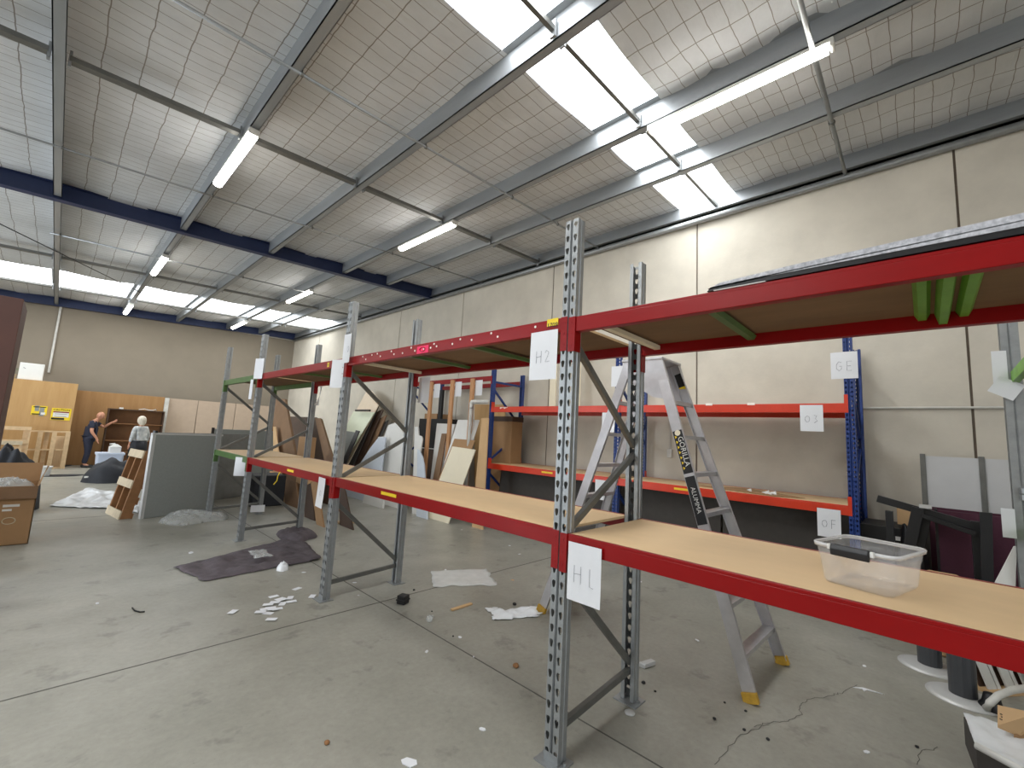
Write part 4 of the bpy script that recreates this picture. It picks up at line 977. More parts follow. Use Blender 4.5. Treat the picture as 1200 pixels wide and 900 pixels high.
# woman: seen from behind
wom = thing('person', 'pale haired person in white patterned blouse and dark skirt seen from behind', 'person', (-.17, 15.6, 0), PI / 2 + .5)
J = {'pelvis': ((0, 0, .92), (.15, .13)), 'waist': ((0, 0, 1.06), (.13, .105)), 'chest': ((.01, 0, 1.24), (.15, .11)), 'neckb': ((.0, 0, 1.38), .07), 'neck': ((.01, 0, 1.43), .045), 'headb': ((.015, 0, 1.47), .05),
     'hipL': ((0, .08, .86), .095), 'kneeL': ((.01, .085, .47), .058), 'ankL': ((-.02, .085, .08), .038), 'toeL': ((.11, .09, .03), .032),
     'hipR': ((0, -.08, .86), .095), 'kneeR': ((.01, -.085, .47), .058), 'ankR': ((-.02, -.085, .08), .038), 'toeR': ((.11, -.09, .03), .032),
     'shL': ((0, .155, 1.32), .052), 'elL': ((-.02, .22, 1.06), .038), 'wrL': ((.06, .21, .84), .026),
     'shR': ((0, -.155, 1.32), .052), 'elR': ((-.02, -.22, 1.06), .038), 'wrR': ((.06, -.21, .84), .026)}
B = [('pelvis', 'waist'), ('waist', 'chest'), ('chest', 'neckb'), ('neckb', 'neck'), ('neck', 'headb'), ('pelvis', 'hipL'), ('hipL', 'kneeL'), ('kneeL', 'ankL'), ('ankL', 'toeL'),
     ('pelvis', 'hipR'), ('hipR', 'kneeR'), ('kneeR', 'ankR'), ('ankR', 'toeR'), ('chest', 'shL'), ('shL', 'elL'), ('elL', 'wrL'), ('chest', 'shR'), ('shR', 'elR'), ('elR', 'wrR')]
hand(J, B, 'wrL', (1, 0, 0), (.1, 0, -1)); hand(J, B, 'wrR', (1, 0, 0), (.1, 0, -1))
skinned('body', {k: (v[0], tuple(q * .78 for q in v[1]) if k in ('pelvis', 'waist', 'chest') else v[1]) for k, v in J.items()}, B, M_skin, wom)
ho, HM = head_bits(wom, (.03, 0, 1.565), (1, 0, -.05), M_skin)
bm = NB(); bmesh.ops.create_uvsphere(bm, u_segments=24, v_segments=18, radius=1)
for v in list(bm.verts):
    x, y, z = v.co
    v.co = Vector((x * .098, y * .112 - .018, z * .135 - .012 - (.03 if z < -.3 and y < 0 else 0)))
bmesh.ops.delete(bm, geom=[v for v in bm.verts if v.co.y > .058 and v.co.z < .085], context='VERTS')
bm.transform(HM); obj('hair', bm, M_hair, wom, smooth=True, solid=.01)
K = sub_(['waist', 'chest', 'neckb', 'shL', 'shR'], .018); K['mid'] = ((0, 0, .98), (.172, .172)); K['hem'] = ((0, 0, .88), (.18, .18)); K['slL'] = ((.04, .215, .90), .044); K['slR'] = ((.04, -.215, .90), .044); K['meL'] = ((-.02, .22, 1.06), .054); K['meR'] = ((-.02, -.22, 1.06), .054)
skinned('blouse', K, [('waist', 'mid'), ('mid', 'hem'), ('waist', 'chest'), ('chest', 'neckb'), ('chest', 'shL'), ('chest', 'shR'), ('shL', 'meL'), ('meL', 'slL'), ('shR', 'meR'), ('meR', 'slR')], M_blouse, wom)
bm = NB(); loft(bm, [([(math.cos(a) * .17, math.sin(a) * .20) for a in [2 * PI * k / 20 for k in range(20)]], .95), ([(math.cos(a) * .19, math.sin(a) * .22) for a in [2 * PI * k / 20 for k in range(20)]], .75), ([(math.cos(a) * .2, math.sin(a) * .23) for a in [2 * PI * k / 20 for k in range(20)]], .42)], False, False)
obj('skirt', bm, M_blackc, wom, smooth=True, solid=.006)
for s in (1, -1):
    bm = NB(); box(bm, (-.07, s * .088 - .04, 0), (.16, s * .088 + .04, .06)); obj('shoe', bm, M_shoe, wom, bevel=.025)

# ------------------------------------------------------------------ middle left: bean bag, tub, leaning pallet, grey partitions
def blob(name, c, rx, ry, h, m, label, cat, seed=0, amp=.18, fr=3.0, n=36, flat=0.0, solid=0, pw=.5, par=None):
    """a soft heap: dome with folds"""
    bm = NB(); rings = []; nr = 14
    for i in range(nr + 1):
        u = i / nr; ring = []
        for k in range(n):
            a = 2 * PI * k / n; wv = 1 + amp * noise.noise(Vector((math.cos(a) * 1.3, math.sin(a) * 1.3, seed)))
            r = u * wv; z = h * (1 - u ** 2) ** pw
            z *= 1 + amp * 1.6 * noise.noise(Vector((math.cos(a) * r * fr, math.sin(a) * r * fr, seed + 7)))
            z += h * amp * .5 * abs(noise.noise(Vector((a * 2.2, u * 4, seed + 3)))) * (1 - u)
            ring.append(bm.verts.new((rx * r * math.cos(a), ry * r * math.sin(a), max(.002, z))))
        rings.append(ring)
    for a, b2 in zip(rings, rings[1:]):
        for k in range(n): bm.faces.new((a[k], b2[k], b2[(k + 1) % n], a[(k + 1) % n]))
    bmesh.ops.remove_doubles(bm, verts=bm.verts, dist=1e-5)
    o = obj(name, bm, m, par, smooth=True, solid=solid); o.location = c
    if label: tag(o, label, cat)
    return o
bb = blob('black_bag', (-.78, 13.6, 0), .58, .5, .55, M_blackc, 'big black rubbish bag slumped on the far floor', 'bag', 2, .12, pw=.6)
bm = NB(); box(bm, (-.04, -.01, 0), (.04, .01, .04)); q = obj('white_tag', bm, M_white, bb); q.location = (-.5, -.22, .12)
root = thing('plastic_bin', 'pale blue plastic bin behind the leaning pallet', 'bin', (-.80, 15.1, 0))
bm = NB(); loft(bm, [(rrect(.50, .5, .05), 0), (rrect(.56, .58, .05), .60)], True, True); obj('bin_body', bm, M_bluebin, root, bevel=.01)
bm = NB(); loft(bm, [(rrect(.60, .62, .05), .57), (rrect(.60, .62, .05), .62)], True, True); obj('bin_lid', bm, M_bluebin, root)
root = thing('white_jug', 'white plastic jug on the pale blue bin', 'jug', (-.72, 15.05, .621))
bm = NB(); loft(bm, [(rrect(.26, .2, .03), 0), (rrect(.26, .2, .03), .17), (rrect(.14, .12, .03), .22), (rrect(.08, .08, .03), .24)], True, True); obj('jug_body', bm, M_white, root, smooth=False, bevel=.005)
bm = NB(); tube(bm, [(-.1, 0, .16), (-.12, 0, .24), (-.02, 0, .26), (.0, 0, .23)], .014, 8); obj('jug_handle', bm, M_white, root, smooth=True)
# leaning dark brown pallet beside the partition
bt = at(136, 605, 2, 0)
root = bpy.data.objects.new('timber_pallet', None); C.objects.link(root); tag(root, 'brown pallet with pale cross boards leaning on grey partition', 'pallet')
A0 = at(123, 601, 2, 0); A1 = at(138, 609, 2, 0)               # bottom edge front corners
ux = (A1 - A0).normalized(); 
top = at(151, 528, 1, A0.y + .05); top2 = at(168, 534, 1, A1.y + .05)
up_ = ((top - A0).normalized() + (top2 - A1).normalized()).normalized(); nn = ux.cross(up_).normalized()
if nn.y > 0 and nn.x > 0: pass
back = -nn if nn.dot(CAM - A0) > 0 else nn
wdp = (A1 - A0).length; Lp = 1.12
for t in (0, .5, 1):
    s0 = A0 + up_ * (Lp - .13) * t; bm = NB(); prism(bm, [s0, s0 + ux * wdp, s0 + ux * wdp + up_ * .13, s0 + up_ * .13], back * .02); obj('deck_board', bm, M_palletw, root)
for t in (0, .47, .94):
    s0 = A0 + ux * wdp * t + back * .02; bm = NB(); prism(bm, [s0, s0 + ux * .05, s0 + ux * .05 + up_ * Lp, s0 + up_ * Lp], back * .13); obj('bearer', bm, M_pallet, root)
for t in (0, .25, .5, .75, 1):
    s0 = A0 + up_ * (Lp - .11) * t + back * .15; bm = NB(); prism(bm, [s0, s0 + ux * (wdp + .03), s0 + ux * (wdp + .03) + up_ * .11, s0 + up_ * .11], back * .02); obj('bottom_board', bm, M_pallet, root)
# partitions
root = thing('grey_partition', 'large grey fabric office partition standing left of the rack end', 'partition')
pa = Vector((-.78, 7.98, 0)); pb = Vector((.30, 8.45, 0)); dv = (pb - pa).normalized(); nv = Vector((-dv.y, dv.x, 0))
bm = NB(); prism(bm, [pa, pb, pb + Z * 1.38, pa + Z * 1.38], nv * .05); obj('fabric_panel', bm, M_grey, root, bevel=.006)
bm = NB(); prism(bm, [pa - dv * .05, pa, pa + Z * 1.40, pa - dv * .05 + Z * 1.40], nv * .055); obj('edge_post', bm, M_steelw, root)
bm = NB(); prism(bm, [pa - dv * .05 + Z * 1.38, pb + Z * 1.38, pb + Z * 1.41, pa - dv * .05 + Z * 1.41], nv * .055); obj('top_rail', bm, M_steelw, root)
root = thing('dark_partition', 'second darker partition behind the large grey one', 'partition')
pa = Vector((-.66, 8.75, 0)); pb = Vector((1.2, 9.9, 0)); dv = (pb - pa).normalized(); nv = Vector((-dv.y, dv.x, 0))
bm = NB(); prism(bm, [pa, pb, pb + Z * 1.40, pa + Z * 1.40], nv * .05); obj('fabric_panel', bm, mat('dim_grey', (132, 134, 132), .8), root, bevel=.006)
bm = NB(); prism(bm, [pa - dv * .05, pa, pa + Z * 1.43, pa - dv * .05 + Z * 1.43], nv * .055); obj('edge_post', bm, M_black, root)
root = thing('grey_partition', 'grey partition seen through the green ended rack bay', 'partition')
pa = Vector((1.0, 12.4, 0)); pb = Vector((2.9, 12.8, 0)); dv = (pb - pa).normalized(); nv = Vector((-dv.y, dv.x, 0))
bm = NB(); prism(bm, [pa, pb, pb + Z * 1.45, pa + Z * 1.45], nv * .05); obj('fabric_panel', bm, M_grey, root, bevel=.006)
bm = NB(); prism(bm, [pa - dv * .05, pa, pa + Z * 1.48, pa - dv * .05 + Z * 1.48], nv * .055); obj('edge_post', bm, M_black, root)
pl('tall_brown_cabinet', 'tall dark red brown cabinet at left edge of picture', -3.6, -2.30, 4.0, 4.6, 0, 2.60, mat('maroon_brown', (78, 46, 36), .6, 0, .1, 3), 'cabinet')

# left cardboard box, open, with plastic inside
root = thing('cardboard_box', 'open cardboard box with plastic inside at left edge on floor', 'box')
Bc = (-2.32, 7.02); bw, bd, bh, t = .37, .5, .72, .008
xa, xb, ya, yb = -2.75, -2.03, 6.85, 7.45
for a, c in (((xa, ya, 0), (xb, ya + t, bh)), ((xa, yb - t, 0), (xb, yb, bh)), ((xa, ya, 0), (xa + t, yb, bh)), ((xb - t, ya, 0), (xb, yb, bh)), ((xa, ya, 0.0), (xb, yb, t))):
    bm = NB(); box(bm, a, c); obj('box_wall', bm, M_card, root)
bm = NB(); prism(bm, [(xa, yb, bh), (xb, yb, bh), (xb + .01, yb + .06, bh + .24), (xa, yb + .06, bh + .24)], (0, .008, 0)); obj('flap', bm, M_card, root)
bm = NB(); prism(bm, [(xb, ya, bh), (xb, yb, bh), (xb + .06, yb, bh + .2), (xb + .05, yb - .2, bh + .22)], (.008, 0, 0)); obj('flap', bm, M_card, root)
bm = NB(); prism(bm, [(xa, ya, bh), (xb, ya, bh), (xb, ya - .03, bh - .15), (xa, ya - .03, bh - .15)], (0, -.008, 0)); obj('flap', bm, M_brownb, root)
bm = NB(); box(bm, (-2.30, ya - .002, .47), (-2.16, ya, .50)); box(bm, (-2.30, ya - .002, .42), (-2.22, ya, .445)); obj('label_print', bm, M_white, root)
bm = NB(); tube(bm, [(-2.23 + .055 * math.cos(a * PI / 8), ya - .002, .30 + .04 * math.sin(a * PI / 8)) for a in range(17)], .006, 5); obj('oval_mark', bm, M_palletw, root)
bg = blob('plastic_wrap', (-2.30, 7.12, bh - .06), .24, .2, .13, M_filmc, 'crumpled clear plastic inside the open cardboard box', 'plastic', 5, .3, 5, solid=.002)
blob('brown_blanket', (-2.85, 7.9, 0), .42, .38, 1.05, mat('brown_fabric', (104, 84, 64), .9, 0, .15, 8, .4, 30), 'brown draped heap behind the open cardboard box', 'blanket', 8, .1)
blob('black_sack', (-2.42, 9.7, 0), .42, .5, .98, M_blackc, 'black plastic sack leaning behind cardboard box', 'sack', 11, .14)
p = at(47, 558, 2, 0); bm = NB(); lathe(bm, [(.16, 0), (.19, .22), (.205, .225), (.205, .25), (.185, .25), (.155, .02), (.001, .02)], n=24); o = obj('white_bucket', bm, M_white, smooth=False); o.location = (p.x, p.y, 0); tag(o, 'white bucket on floor behind open cardboard box', 'bucket')
for k, (c, rx, ry) in enumerate(((at(62, 545.5, 2, 0), .42, .7), (at(70, 557.5, 2, 0), .45, .25))):
    bm = NB(); pts = [(c.x + rx * math.cos(a) * (1 + .12 * math.sin(3 * a)), c.y + ry * math.sin(a), .002) for a in [2 * PI * j / 16 for j in range(16)]]; prism(bm, pts, (0, 0, .012)); tag(recentre(obj('dark_mat', bm, M_blackc)), ('dark flat mat near the pale pallets', 'dark flat mat on floor right of cardboard box')[k], 'mat')

# sheets and heaps on the floor
def ground_sheet(name, pts_px, m, label, cat, amp=.02, n=22, seed=0, fr=4, solid=.002, lift=.004):
    """a loose sheet on the floor whose outline follows the quad, with folds"""
    P = [at(*q, 2, 0) for q in pts_px]; bm = NB(); g_ = []
    for i in range(n + 1):
        u = i / n; c_ = []
        for j in range(n + 1):
            v = j / n; p = P[0].lerp(P[1], u).lerp(P[3].lerp(P[2], u), v)
            e = min(u, 1 - u, v, 1 - v) * 6; e = min(1, e)
            p = p + Vector((noise.noise(Vector((u * 5, v * 5, seed))), noise.noise(Vector((u * 5, v * 5, seed + 9))), 0)) * .03 * (1.5 - e)
            h = abs(noise.noise(Vector((p.x * fr, p.y * fr, seed)))) * amp * 1.6 + abs(noise.noise(Vector((p.x * fr * 2.6, p.y * fr * 2.6, seed + 4)))) * amp * .7
            c_.append(bm.verts.new((p.x, p.y, lift + h * (.35 + .65 * e))))
        g_.append(c_)
    for i in range(n):
        for j in range(n): bm.faces.new((g_[i][j], g_[i + 1][j], g_[i + 1][j + 1], g_[i][j + 1]))
    return tag(recentre(obj(name, bm, m, smooth=True, solid=solid)), label, cat)
cl = ground_sheet('grey_blanket', [(203, 666), (240, 682), (376, 656), (352, 628)], M_cloth, 'crumpled dark grey blanket on floor before third frame', 'blanket', .05, 34, 3, 3.2, .004)
blob('grey_blanket_end', (0.74, 5.62, 0), .24, .42, .1, M_cloth, None, None, 4, .3, par=None)
o = bpy.data.objects['grey_blanket_end']; o.parent = cl; o.location = Vector((.74, 5.55, .002)) - cl.location
blob('crumpled_ball', tuple(at(331, 668, 2, 0)), .065, .065, .085, M_filmw, 'small crumpled clear ball at edge of grey blanket', 'wrapping', 6, .2, 6, 18)
ground_sheet('plastic_film', [(290, 655), (297, 664), (318, 661), (308, 652)], M_filmc, 'thin clear plastic piece lying on grey blanket', 'plastic', .03, 10, 2, 8, .001, .09)
ground_sheet('white_plastic_sheet', [(57, 594), (128, 597), (146, 580), (104, 572)], M_filmw, 'white plastic sheeting crumpled on floor before leaning pallet', 'plastic', .09, 34, 5, 2.8)
ground_sheet('white_plastic_sheet', [(150, 596), (160, 602), (170, 596), (160, 588)], M_filmw, 'white plastic piece between the pallet and grey partition', 'plastic', .1, 14, 6, 4)
blob('clear_plastic_heap', tuple(at(224, 609, 2, 0)), .46, .5, .13, M_filmc, 'heap of clear plastic wrap at foot of grey partition', 'plastic', 9, .35, 5, 40, solid=.002)
ground_sheet('plastic_sleeve', [(505.5, 669.5), (507.5, 688), (582.5, 686), (570, 667)], M_film, 'flat translucent plastic sleeve on floor under the second bay', 'plastic', .006, 18, 1, 5)
ground_sheet('white_film_strip', [(575, 716), (578, 728), (633, 723), (630, 712)], M_filmw, 'white plastic strip on floor by the ladder foot', 'plastic', .03, 22, 7, 9)
ground_sheet('white_film_strip', [(569, 713), (572, 718), (585, 717), (583, 712)], M_filmw, 'small white plastic end left of the longer strip', 'plastic', .01, 8, 8, 9)

# cards and litter
cards = [(348, 690), (320.7, 699.3), (340, 701), (341.7, 705.5), (366, 699.5), (272.7, 718), (318, 727), (305, 718.5), (314, 710), (322, 707.5), (330, 704.5), (320, 716), (325, 713.5), (314, 719), (331, 708), (317, 713), (311, 714.5), (328, 703)]
bm = NB(); box(bm, (-.043, -.027, 0), (.043, .027, .0012)); me = obj('white_card', bm, M_paper); me.location = (0, 0, 0); proto = me
for k, (u, v) in enumerate(cards):
    o = proto if k == 0 else proto.copy()
    if k: C.objects.link(o)
    p = at(u, v, 2, 0); o.location = (p.x, p.y, .001 + .0015 * (k % 12)); o.rotation_euler = (0, 0, random.uniform(-1.2, 1.2))
    near = {0: 'lone white card between blanket and card pile', 4: 'white card beside base of the second post', 5: 'lone white card left of the pile', 6: 'lone white card just nearer than the pile', 1: 'white card at far side of the pile'}
    tag(o, near.get(k, 'white card in the scattered pile on the floor'), 'card', 'white cards scattered on floor')
bits = [(224, 648), (114, 707.5), (415.5, 683), (420, 698), (356, 671), (597, 639.5), (609, 649.5), (601, 680), (500, 764), (555, 770), (539, 747), (522, 668), (541, 621), (1013, 781), (1016, 882), (751, 682), (817, 750.5), (565, 855), (479, 894)]
lab = ['white scrap left of the grey blanket', 'white scrap alone on the left floor', 'white scrap beneath the second frame', 'tiny white scrap right of second post base', 'pale scrap at right of the blanket', 'long white scrap beyond the lower shelf', 'white lump near the far side of floor',
       'tan scrap right of the plastic sleeve', 'white scrap near the front floor joint', 'small white scrap by the floor joint', 'white chip right of the glass bulb', 'white scrap touching the plastic sleeve', 'tiny white scrap near leaning cream board', 'white scrap under the right shelf',
       'white scrap at lower right floor', 'white scrap behind near rear post', 'white scrap between near rack and ladder', 'white chip at bottom centre floor', 'white paper at bottom edge near the post']
for k, (u, v) in enumerate(bits):
    p = at(u, v, 2, 0); bm = NB(); s = .03 if k not in (18, 0) else .07
    s *= .62
    pts = [(s * (1 + .4 * random.random()) * math.cos(a), s * .55 * (1 + .5 * random.random()) * math.sin(a), 0) for a in [2 * PI * j / 6 for j in range(6)]]
    if k == 9 or k == 3: pts = [(x * .5, y * .5, 0) for x, y, z in pts]
    prism(bm, pts, (0, 0, .004)); o = obj('litter_scrap', bm, M_paper if k != 7 else M_cardl); o.location = (p.x, p.y, .001); o.rotation_euler = (0, 0, random.uniform(0, 3)); tag(o, lab[k], 'scrap', 'litter on the floor')
p = at(1018, 810, 2, 0); bm = NB(); prism(bm, [(-.09, .02, 0), (-.02, .035, 0), (.09, -.02, 0), (-.01, .005, 0), (-.04, -.02, 0), (-.035, .01, 0)], (0, 0, .004)); o = obj('litter_scrap', bm, M_paper); o.location = (p.x, p.y, .001); o.rotation_euler = (0, 0, -1.0); tag(o, 'torn arrow shaped white paper near round table bases', 'scrap', 'litter on the floor')
stones = [(603, 709, .02), (604.5, 782, .022), (506, 717, .008), (485, 692, .012), (531, 746, .008), (900, 867.5, .01), (1075, 876, .01), (874, 834, .009), (872, 856, .01), (837, 843, .01), (849, 824, .008), (768, 811, .008), (754, 801, .014), (383, 872, .015)]
sl = ['black lump beyond the white strip', 'brown pebble below the white strip', 'tiny dark crumb near glass bulb', 'small dark crumb right of second rear post', 'tiny crumb near the floor joint', 'black crumb at lower right of floor', 'black crumb at far lower right', 'black crumb just beyond the ladder foot', 'black crumb nearest the crack start',
      'black crumb left of the ladder foot crumbs', 'black crumb under ladder foot side', 'tiny crumb right of near rear post', 'dark crumb beside near rear post base', 'tan chip at bottom left floor']
for k, (u, v, s) in enumerate(stones):
    p = at(u, v, 2, 0); bm = NB(); bmesh.ops.create_icosphere(bm, subdivisions=2, radius=s)
    for vv in bm.verts: vv.co *= 1 + .35 * noise.noise(vv.co * 60 + Vector((k, 0, 0))); vv.co.z *= .7
    o = obj('floor_crumb', bm, M_black if k not in (1, 13) else M_pallet, smooth=True); o.location = (p.x, p.y, s * .6); tag(o, sl[k], 'crumb', 'crumbs on the floor')
p = at(472, 707, 2, 0); root = thing('plastic_cube', 'black plastic cube lying right of the second rear post', 'cap', (p.x, p.y, 0), .4)
bm = NB(); box(bm, (-.045, -.045, 0), (.045, .045, .08)); obj('cube_body', bm, M_black, root, bevel=.008)
bm = NB(); box(bm, (-.05, -.05, .03), (.05, .05, .045)); obj('flange', bm, M_black, root, bevel=.003)
p = at(503, 729, 2, 0); root = thing('glass_bulb', 'clear glass bulb lying on floor near wooden stick', 'bulb', (p.x, p.y, .03), .5)
bm = NB(); bmesh.ops.create_uvsphere(bm, u_segments=16, v_segments=10, radius=.032); obj('globe', bm, M_filmc, root, smooth=True)
bm = NB(); tube(bm, [(.028, 0, 0), (.065, 0, -.008)], .014, 10); obj('bulb_base', bm, M_steelw, root)
a = at(529, 716, 2, 0); c = at(552.5, 708.5, 2, 0); bm = NB(); bar(bm, a + Z * .01, c + Z * .01, .016, .035); tag(recentre(obj('wooden_stick', bm, M_cardl, bevel=.002)), 'short flat wooden stick on the floor', 'stick')
bm = NB(); pts = [at(155, 713, 2, 0), at(158, 716.5, 2, 0), at(164, 718, 2, 0), at(169.5, 717.5, 2, 0)]; tube(bm, [q + Z * .006 for q in pts], .006, 6); tag(recentre(obj('black_offcut', bm, M_black, smooth=True)), 'curved black strip on the left floor', 'strip')
p = at(757, 780, 2, 0); bm = NB(); bar(bm, (p.x - .05, p.y, .02), (p.x + .06, p.y - .03, .02), .03, .045); box(bm, (p.x - .06, p.y - .02, .002), (p.x - .03, p.y + .03, .03)); tag(recentre(obj('metal_clip', bm, M_steelw, bevel=.003)), 'small metal bracket on the floor behind near rear post', 'bracket')
p = at(738, 836, 2, 0); bm = NB(); lathe(bm, [(.03, 0), (.034, .006), (.026, .012), (.001, .013)], n=14); o = obj('metal_disc', bm, M_steelw, smooth=True); o.location = (p.x, p.y, 0); tag(o, 'round metal cap before the near rear base plate', 'cap')

# ------------------------------------------------------------------ right side: table bases, partitions, clutter
for k, (u, v, R_) in enumerate(((1090, 782, .20), (1129, 818, .20))):
    p = at(u, v, 2, 0); root = thing('table_base', ('dark column on round silver foot, farther of two', 'dark column on round silver foot, nearer of two')[k], 'table base', (p.x, p.y, 0), 0, 'round table bases')
    bm = NB(); lathe(bm, [(R_, 0), (R_, .006), (R_ * .8, .016), (.06, .028), (.001, .028)], n=36); obj('round_foot', bm, M_steelw, root, smooth=True)
    bm = NB(); lathe(bm, [(.075, .027), (.075, .70), (.001, .70)], n=20); obj('column', bm, mat('dark_grey_metal', (72, 74, 78), .35, .2, .05), root, smooth=False)
    bm = NB(); lathe(bm, [(.04, .70), (.14, .71), (.14, .722), (.001, .722)], n=20); obj('mounting_plate', bm, M_black, root)
root = thing('office_screen', 'tall office screen with light grey top and maroon base at right wall', 'partition')
yA = [-1.42, -1.86, -2.6]
for k in range(2):
    bm = NB(); box(bm, (4.60, yA[k + 1] + .02, 1.18), (4.64, yA[k] - .02, 1.72)); obj('grey_fabric', bm, M_lgrey, root)
    bm = NB(); box(bm, (4.60, yA[k + 1] + .02, .05), (4.64, yA[k] - .02, 1.18)); obj('maroon_fabric', bm, M_maroon, root)
for y in yA:
    bm = NB(); box(bm, (4.585, y - .022, 0), (4.65, y + .022, 1.74)); obj('edge_post', bm, M_galvd, root, bevel=.004)
root = thing('maroon_screen', 'low maroon fabric screen standing before the grey topped screen', 'partition')
a = at(1098, 596, 0, 4.1); c = at(1164, 600, 0, 4.1)
bm = NB(); box(bm, (4.1, -2.3, .04), (4.14, a.y, 1.19)); obj('fabric_panel', bm, M_maroon, root)
bm = NB(); box(bm, (4.095, a.y, 0), (4.145, a.y + .02, 1.2)); obj('edge_post', bm, M_black, root)
slab('black_board', 'upright black panel edge in front of maroon screen', 'board', M_black, (1148, 600), (1150, 680), (1163, 601), (1165, 685), 3.75, 3.85, 1.3, .03, None)
slab('white_board_offcut', 'white triangular board by the grey post at right', 'board', M_white, (1188, 640), (1162, 690), (1192, 640), (1190, 700), 3.2, 3.3, 1.1, .02, None)
# black desk frames
root = thing('desk_frame', 'tangled black metal desk frame near the right blue post', 'frame')
for (p_, q_, x, w_) in (((1028, 584), (1146, 618), 3.95, .07), ((1080, 604), (1144, 626), 3.9, .04), ((1076, 595), (1066, 640), 3.92, .09), ((1085, 596), (1072, 660), 4.0, .1)):
    a = at(*p_, 0, x); c = at(*q_, 0, x); bm = NB(); bar(bm, a, c, w_, .04); obj('rail', bm, M_black, root, bevel=.004)
for yy in (-1.15, -1.75):
    bm = NB(); box(bm, (3.93, yy - .03, 0), (4.0, yy + .03, 1.14)); obj('leg', bm, M_black, root, bevel=.004)
    bm = NB(); box(bm, (3.88, yy - .03, 0), (4.1, yy + .03, .03)); obj('foot', bm, M_black, root)
bm = NB(); a = at(1082, 594, 0, 3.93); box(bm, (3.90, a.y - .06, a.z - .01), (3.97, a.y + .03, a.z + .02)); obj('silver_bracket', bm, M_steelw, root)
root = thing('black_chest', 'low black chest with white label near the right blue post', 'cabinet')
a = at(1008, 610, 0, 4.2); c = at(1072, 620, 0, 4.2); bm = NB(); box(bm, (4.2, c.y, 0), (4.8, a.y, .95)); obj('chest_body', bm, M_black, root, bevel=.006)
bm = NB(); a = at(1057, 632, 0, 4.195); box(bm, (4.194, a.y - .05, a.z - .02), (4.2, a.y + .05, a.z + .02)); obj('label_plate', bm, M_white, root)
bm = NB(); a = at(1062, 614, 0, 4.3); box(bm, (4.3, a.y - .09, .981), (4.5, a.y + .07, 1.16)); tag(recentre(obj('tan_carton', bm, M_cardl, bevel=.003)), 'small tan box on the black chest behind desk frame', 'box')
bm = NB(); bm_c = at(1082, 690, 0, 3.6); box(bm, (3.5, -1.62, 0), (3.8, -1.40, .66)); tag(recentre(obj('tan_box', bm, M_cardl, bevel=.02)), 'pale box peeking over lower shelf right of the tub', 'box')
blob('black_bag', (4.05, -1.3, 0), .13, .16, .98, M_black, 'black plastic bag on floor beside the black desk frame', 'bag', 21, .2)
# slatted white thing behind the table bases
root = thing('slatted_panel', 'white slatted panel lying behind the round table bases', 'panel', (3.35, -1.98, 0), math.radians(-37))
bm = NB(); box(bm, (-.5, -.06, 0), (.5, .06, .03)); obj('base_rail', bm, M_cardl, root)
for k in range(12):
    x = -.48 + k * .085; w_ = .06 if k > 4 else (.075 if k % 2 == 0 else .03)
    bm = NB(); prism(bm, [(x, -.02, .03), (x + w_, -.02, .03), (x + w_, .20, .62), (x, .20, .62)], (0, .012, 0)); obj('slat', bm, M_white, root)
bm = NB(); prism(bm, [(-.5, .02, .03), (.5, .02, .03), (.5, .24, .62), (-.5, .24, .62)], (0, .01, 0)); obj('dark_backing', bm, M_dwood, root)
# hose, cardboard and plastic at lower right corner
q = [at(1156, 830, 2, .03), at(1160, 824, 2, .08), at(1170, 815, 2, .13), at(1185, 809, 2, .15), at(1205, 806, 2, .15), at(1240, 806, 2, .05)]
bm = NB(); tube(bm, q, .022, 12); tag(obj('white_hose', bm, M_conduit, smooth=True), 'thick white hose curving at lower right', 'hose')
p = at(1163, 832, 2, 0); bm = NB(); lathe(bm, [(.07, 0), (.08, .01), (.05, .05), (.04, .1), (.001, .11)], n=20); o = obj('black_cone_foot', bm, M_black, smooth=True); o.location = (p.x, p.y, 0); tag(o, 'small dark conical foot beside the hose end', 'foot')
root = thing('open_carton', 'brown card with markings lying on plastic wrapped box at lower right', 'cardboard')
fz = .17
a = at(1169, 826, 2, .30); b_ = at(1169, 850, 2, .22); c = at(1195, 861, 2, .20); d = at(1215, 845, 2, .28); e = at(1215, 836, 2, .34)
bm = NB(); prism(bm, [a, b_, c, d, e], (0.0, 0.0, -.012)); obj('card_flap', bm, M_cardl, root)
bm = NB(); a2 = at(1188, 860, 2, .20); c2 = at(1188, 880, 2, .12); prism(bm, [a2, c2, at(1230, 890, 2, .12), at(1230, 858, 2, .22)], (.0, 0, -.01)); obj('card_side', bm, M_card, root)
n_ = (b_ - a).cross(c - a).normalized(); n_ = n_ if n_.z > 0 else -n_
m_ = at(1174.5, 844, 2, .245) + Z * .014
text('mark', '3', .05, frame_M(m_, (d - a).normalized(), (a - b_).normalized()), M_black, root, .0006)
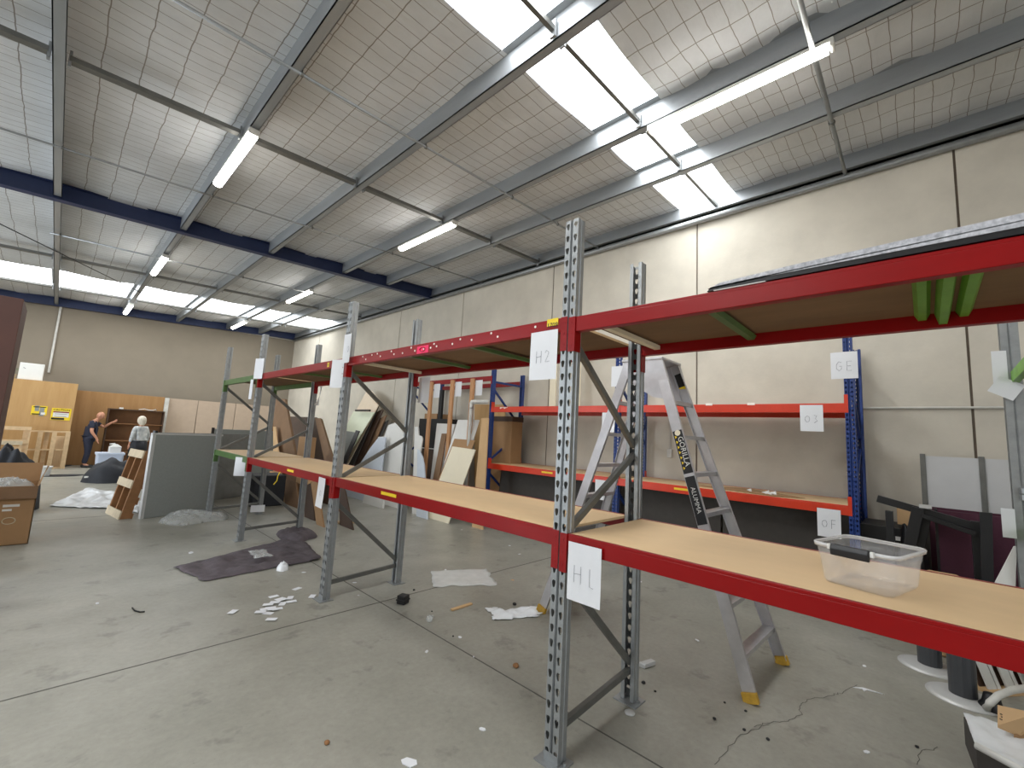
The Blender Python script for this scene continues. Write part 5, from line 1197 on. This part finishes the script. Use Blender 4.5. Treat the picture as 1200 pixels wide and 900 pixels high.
bm = NB(); m_ = at(1187, 845, 2, .262) + Z * .004; bmesh.ops.create_circle(bm, cap_ends=True, segments=12, radius=.008); bm.transform(Matrix.Translation(m_)); obj('punched_hole', bm, M_black, root)
root = thing('wrapped_box', 'low box covered in clear plastic at lower right corner', 'box')
P4 = [at(1129, 839, 2, .16), at(1144, 876, 2, .16), at(1235, 925, 2, .16), at(1260, 868, 2, .16)]
bm = NB(); prism(bm, [Vector((v.x, v.y, .155)) for v in P4], (0, 0, -.15)); obj('box_body', bm, M_dgrey, root)
bm = NB(); n = 18; g_ = []
for i in range(n + 1):
    c_ = []
    for j in range(n + 1):
        v = P4[0].lerp(P4[1], i / n).lerp(P4[3].lerp(P4[2], i / n), j / n); h = .045 * abs(noise.noise(Vector((v.x * 6, v.y * 6, 2)))) + .02 * abs(noise.noise(Vector((v.x * 17, v.y * 17, 5))))
        c_.append(bm.verts.new((v.x, v.y, .158 + h)))
    g_.append(c_)
for i in range(n):
    for j in range(n): bm.faces.new((g_[i][j], g_[i + 1][j], g_[i + 1][j + 1], g_[i][j + 1]))
obj('plastic_cover', bm, M_filmw, root, smooth=True, solid=.002)
bm = NB(); tube(bm, [P4[1] + Z * .01, P4[2] + Z * .01], .018, 8); obj('rolled_edge', bm, M_white, root, smooth=True)

# empties: put each root at the base of its parts without moving them
bpy.context.view_layer.update()
for o in [o for o in C.objects if o.type == 'EMPTY' and o.parent is None and o.location.length < 1e-6]:
    ch = [c for c in o.children if c.type == 'MESH' and len(c.data.vertices)]
    if not ch: continue
    lo = Vector((1e9,) * 3); hi = Vector((-1e9,) * 3)
    for c in ch:
        for v in c.bound_box:
            p = c.matrix_world @ Vector(v)
            for k in range(3): lo[k] = min(lo[k], p[k]); hi[k] = max(hi[k], p[k])
    t = Vector(((lo.x + hi.x) / 2, (lo.y + hi.y) / 2, lo.z))
    o.location = t
    for c in o.children: c.location = c.location - t
# every top-level mesh gets its origin at its own base
for o in [o for o in C.objects if o.type == 'MESH' and o.parent is None and not o.children and o.location.length < 1e-6 and o.get('kind') != 'structure']:
    if o.data.users == 1: recentre(o)
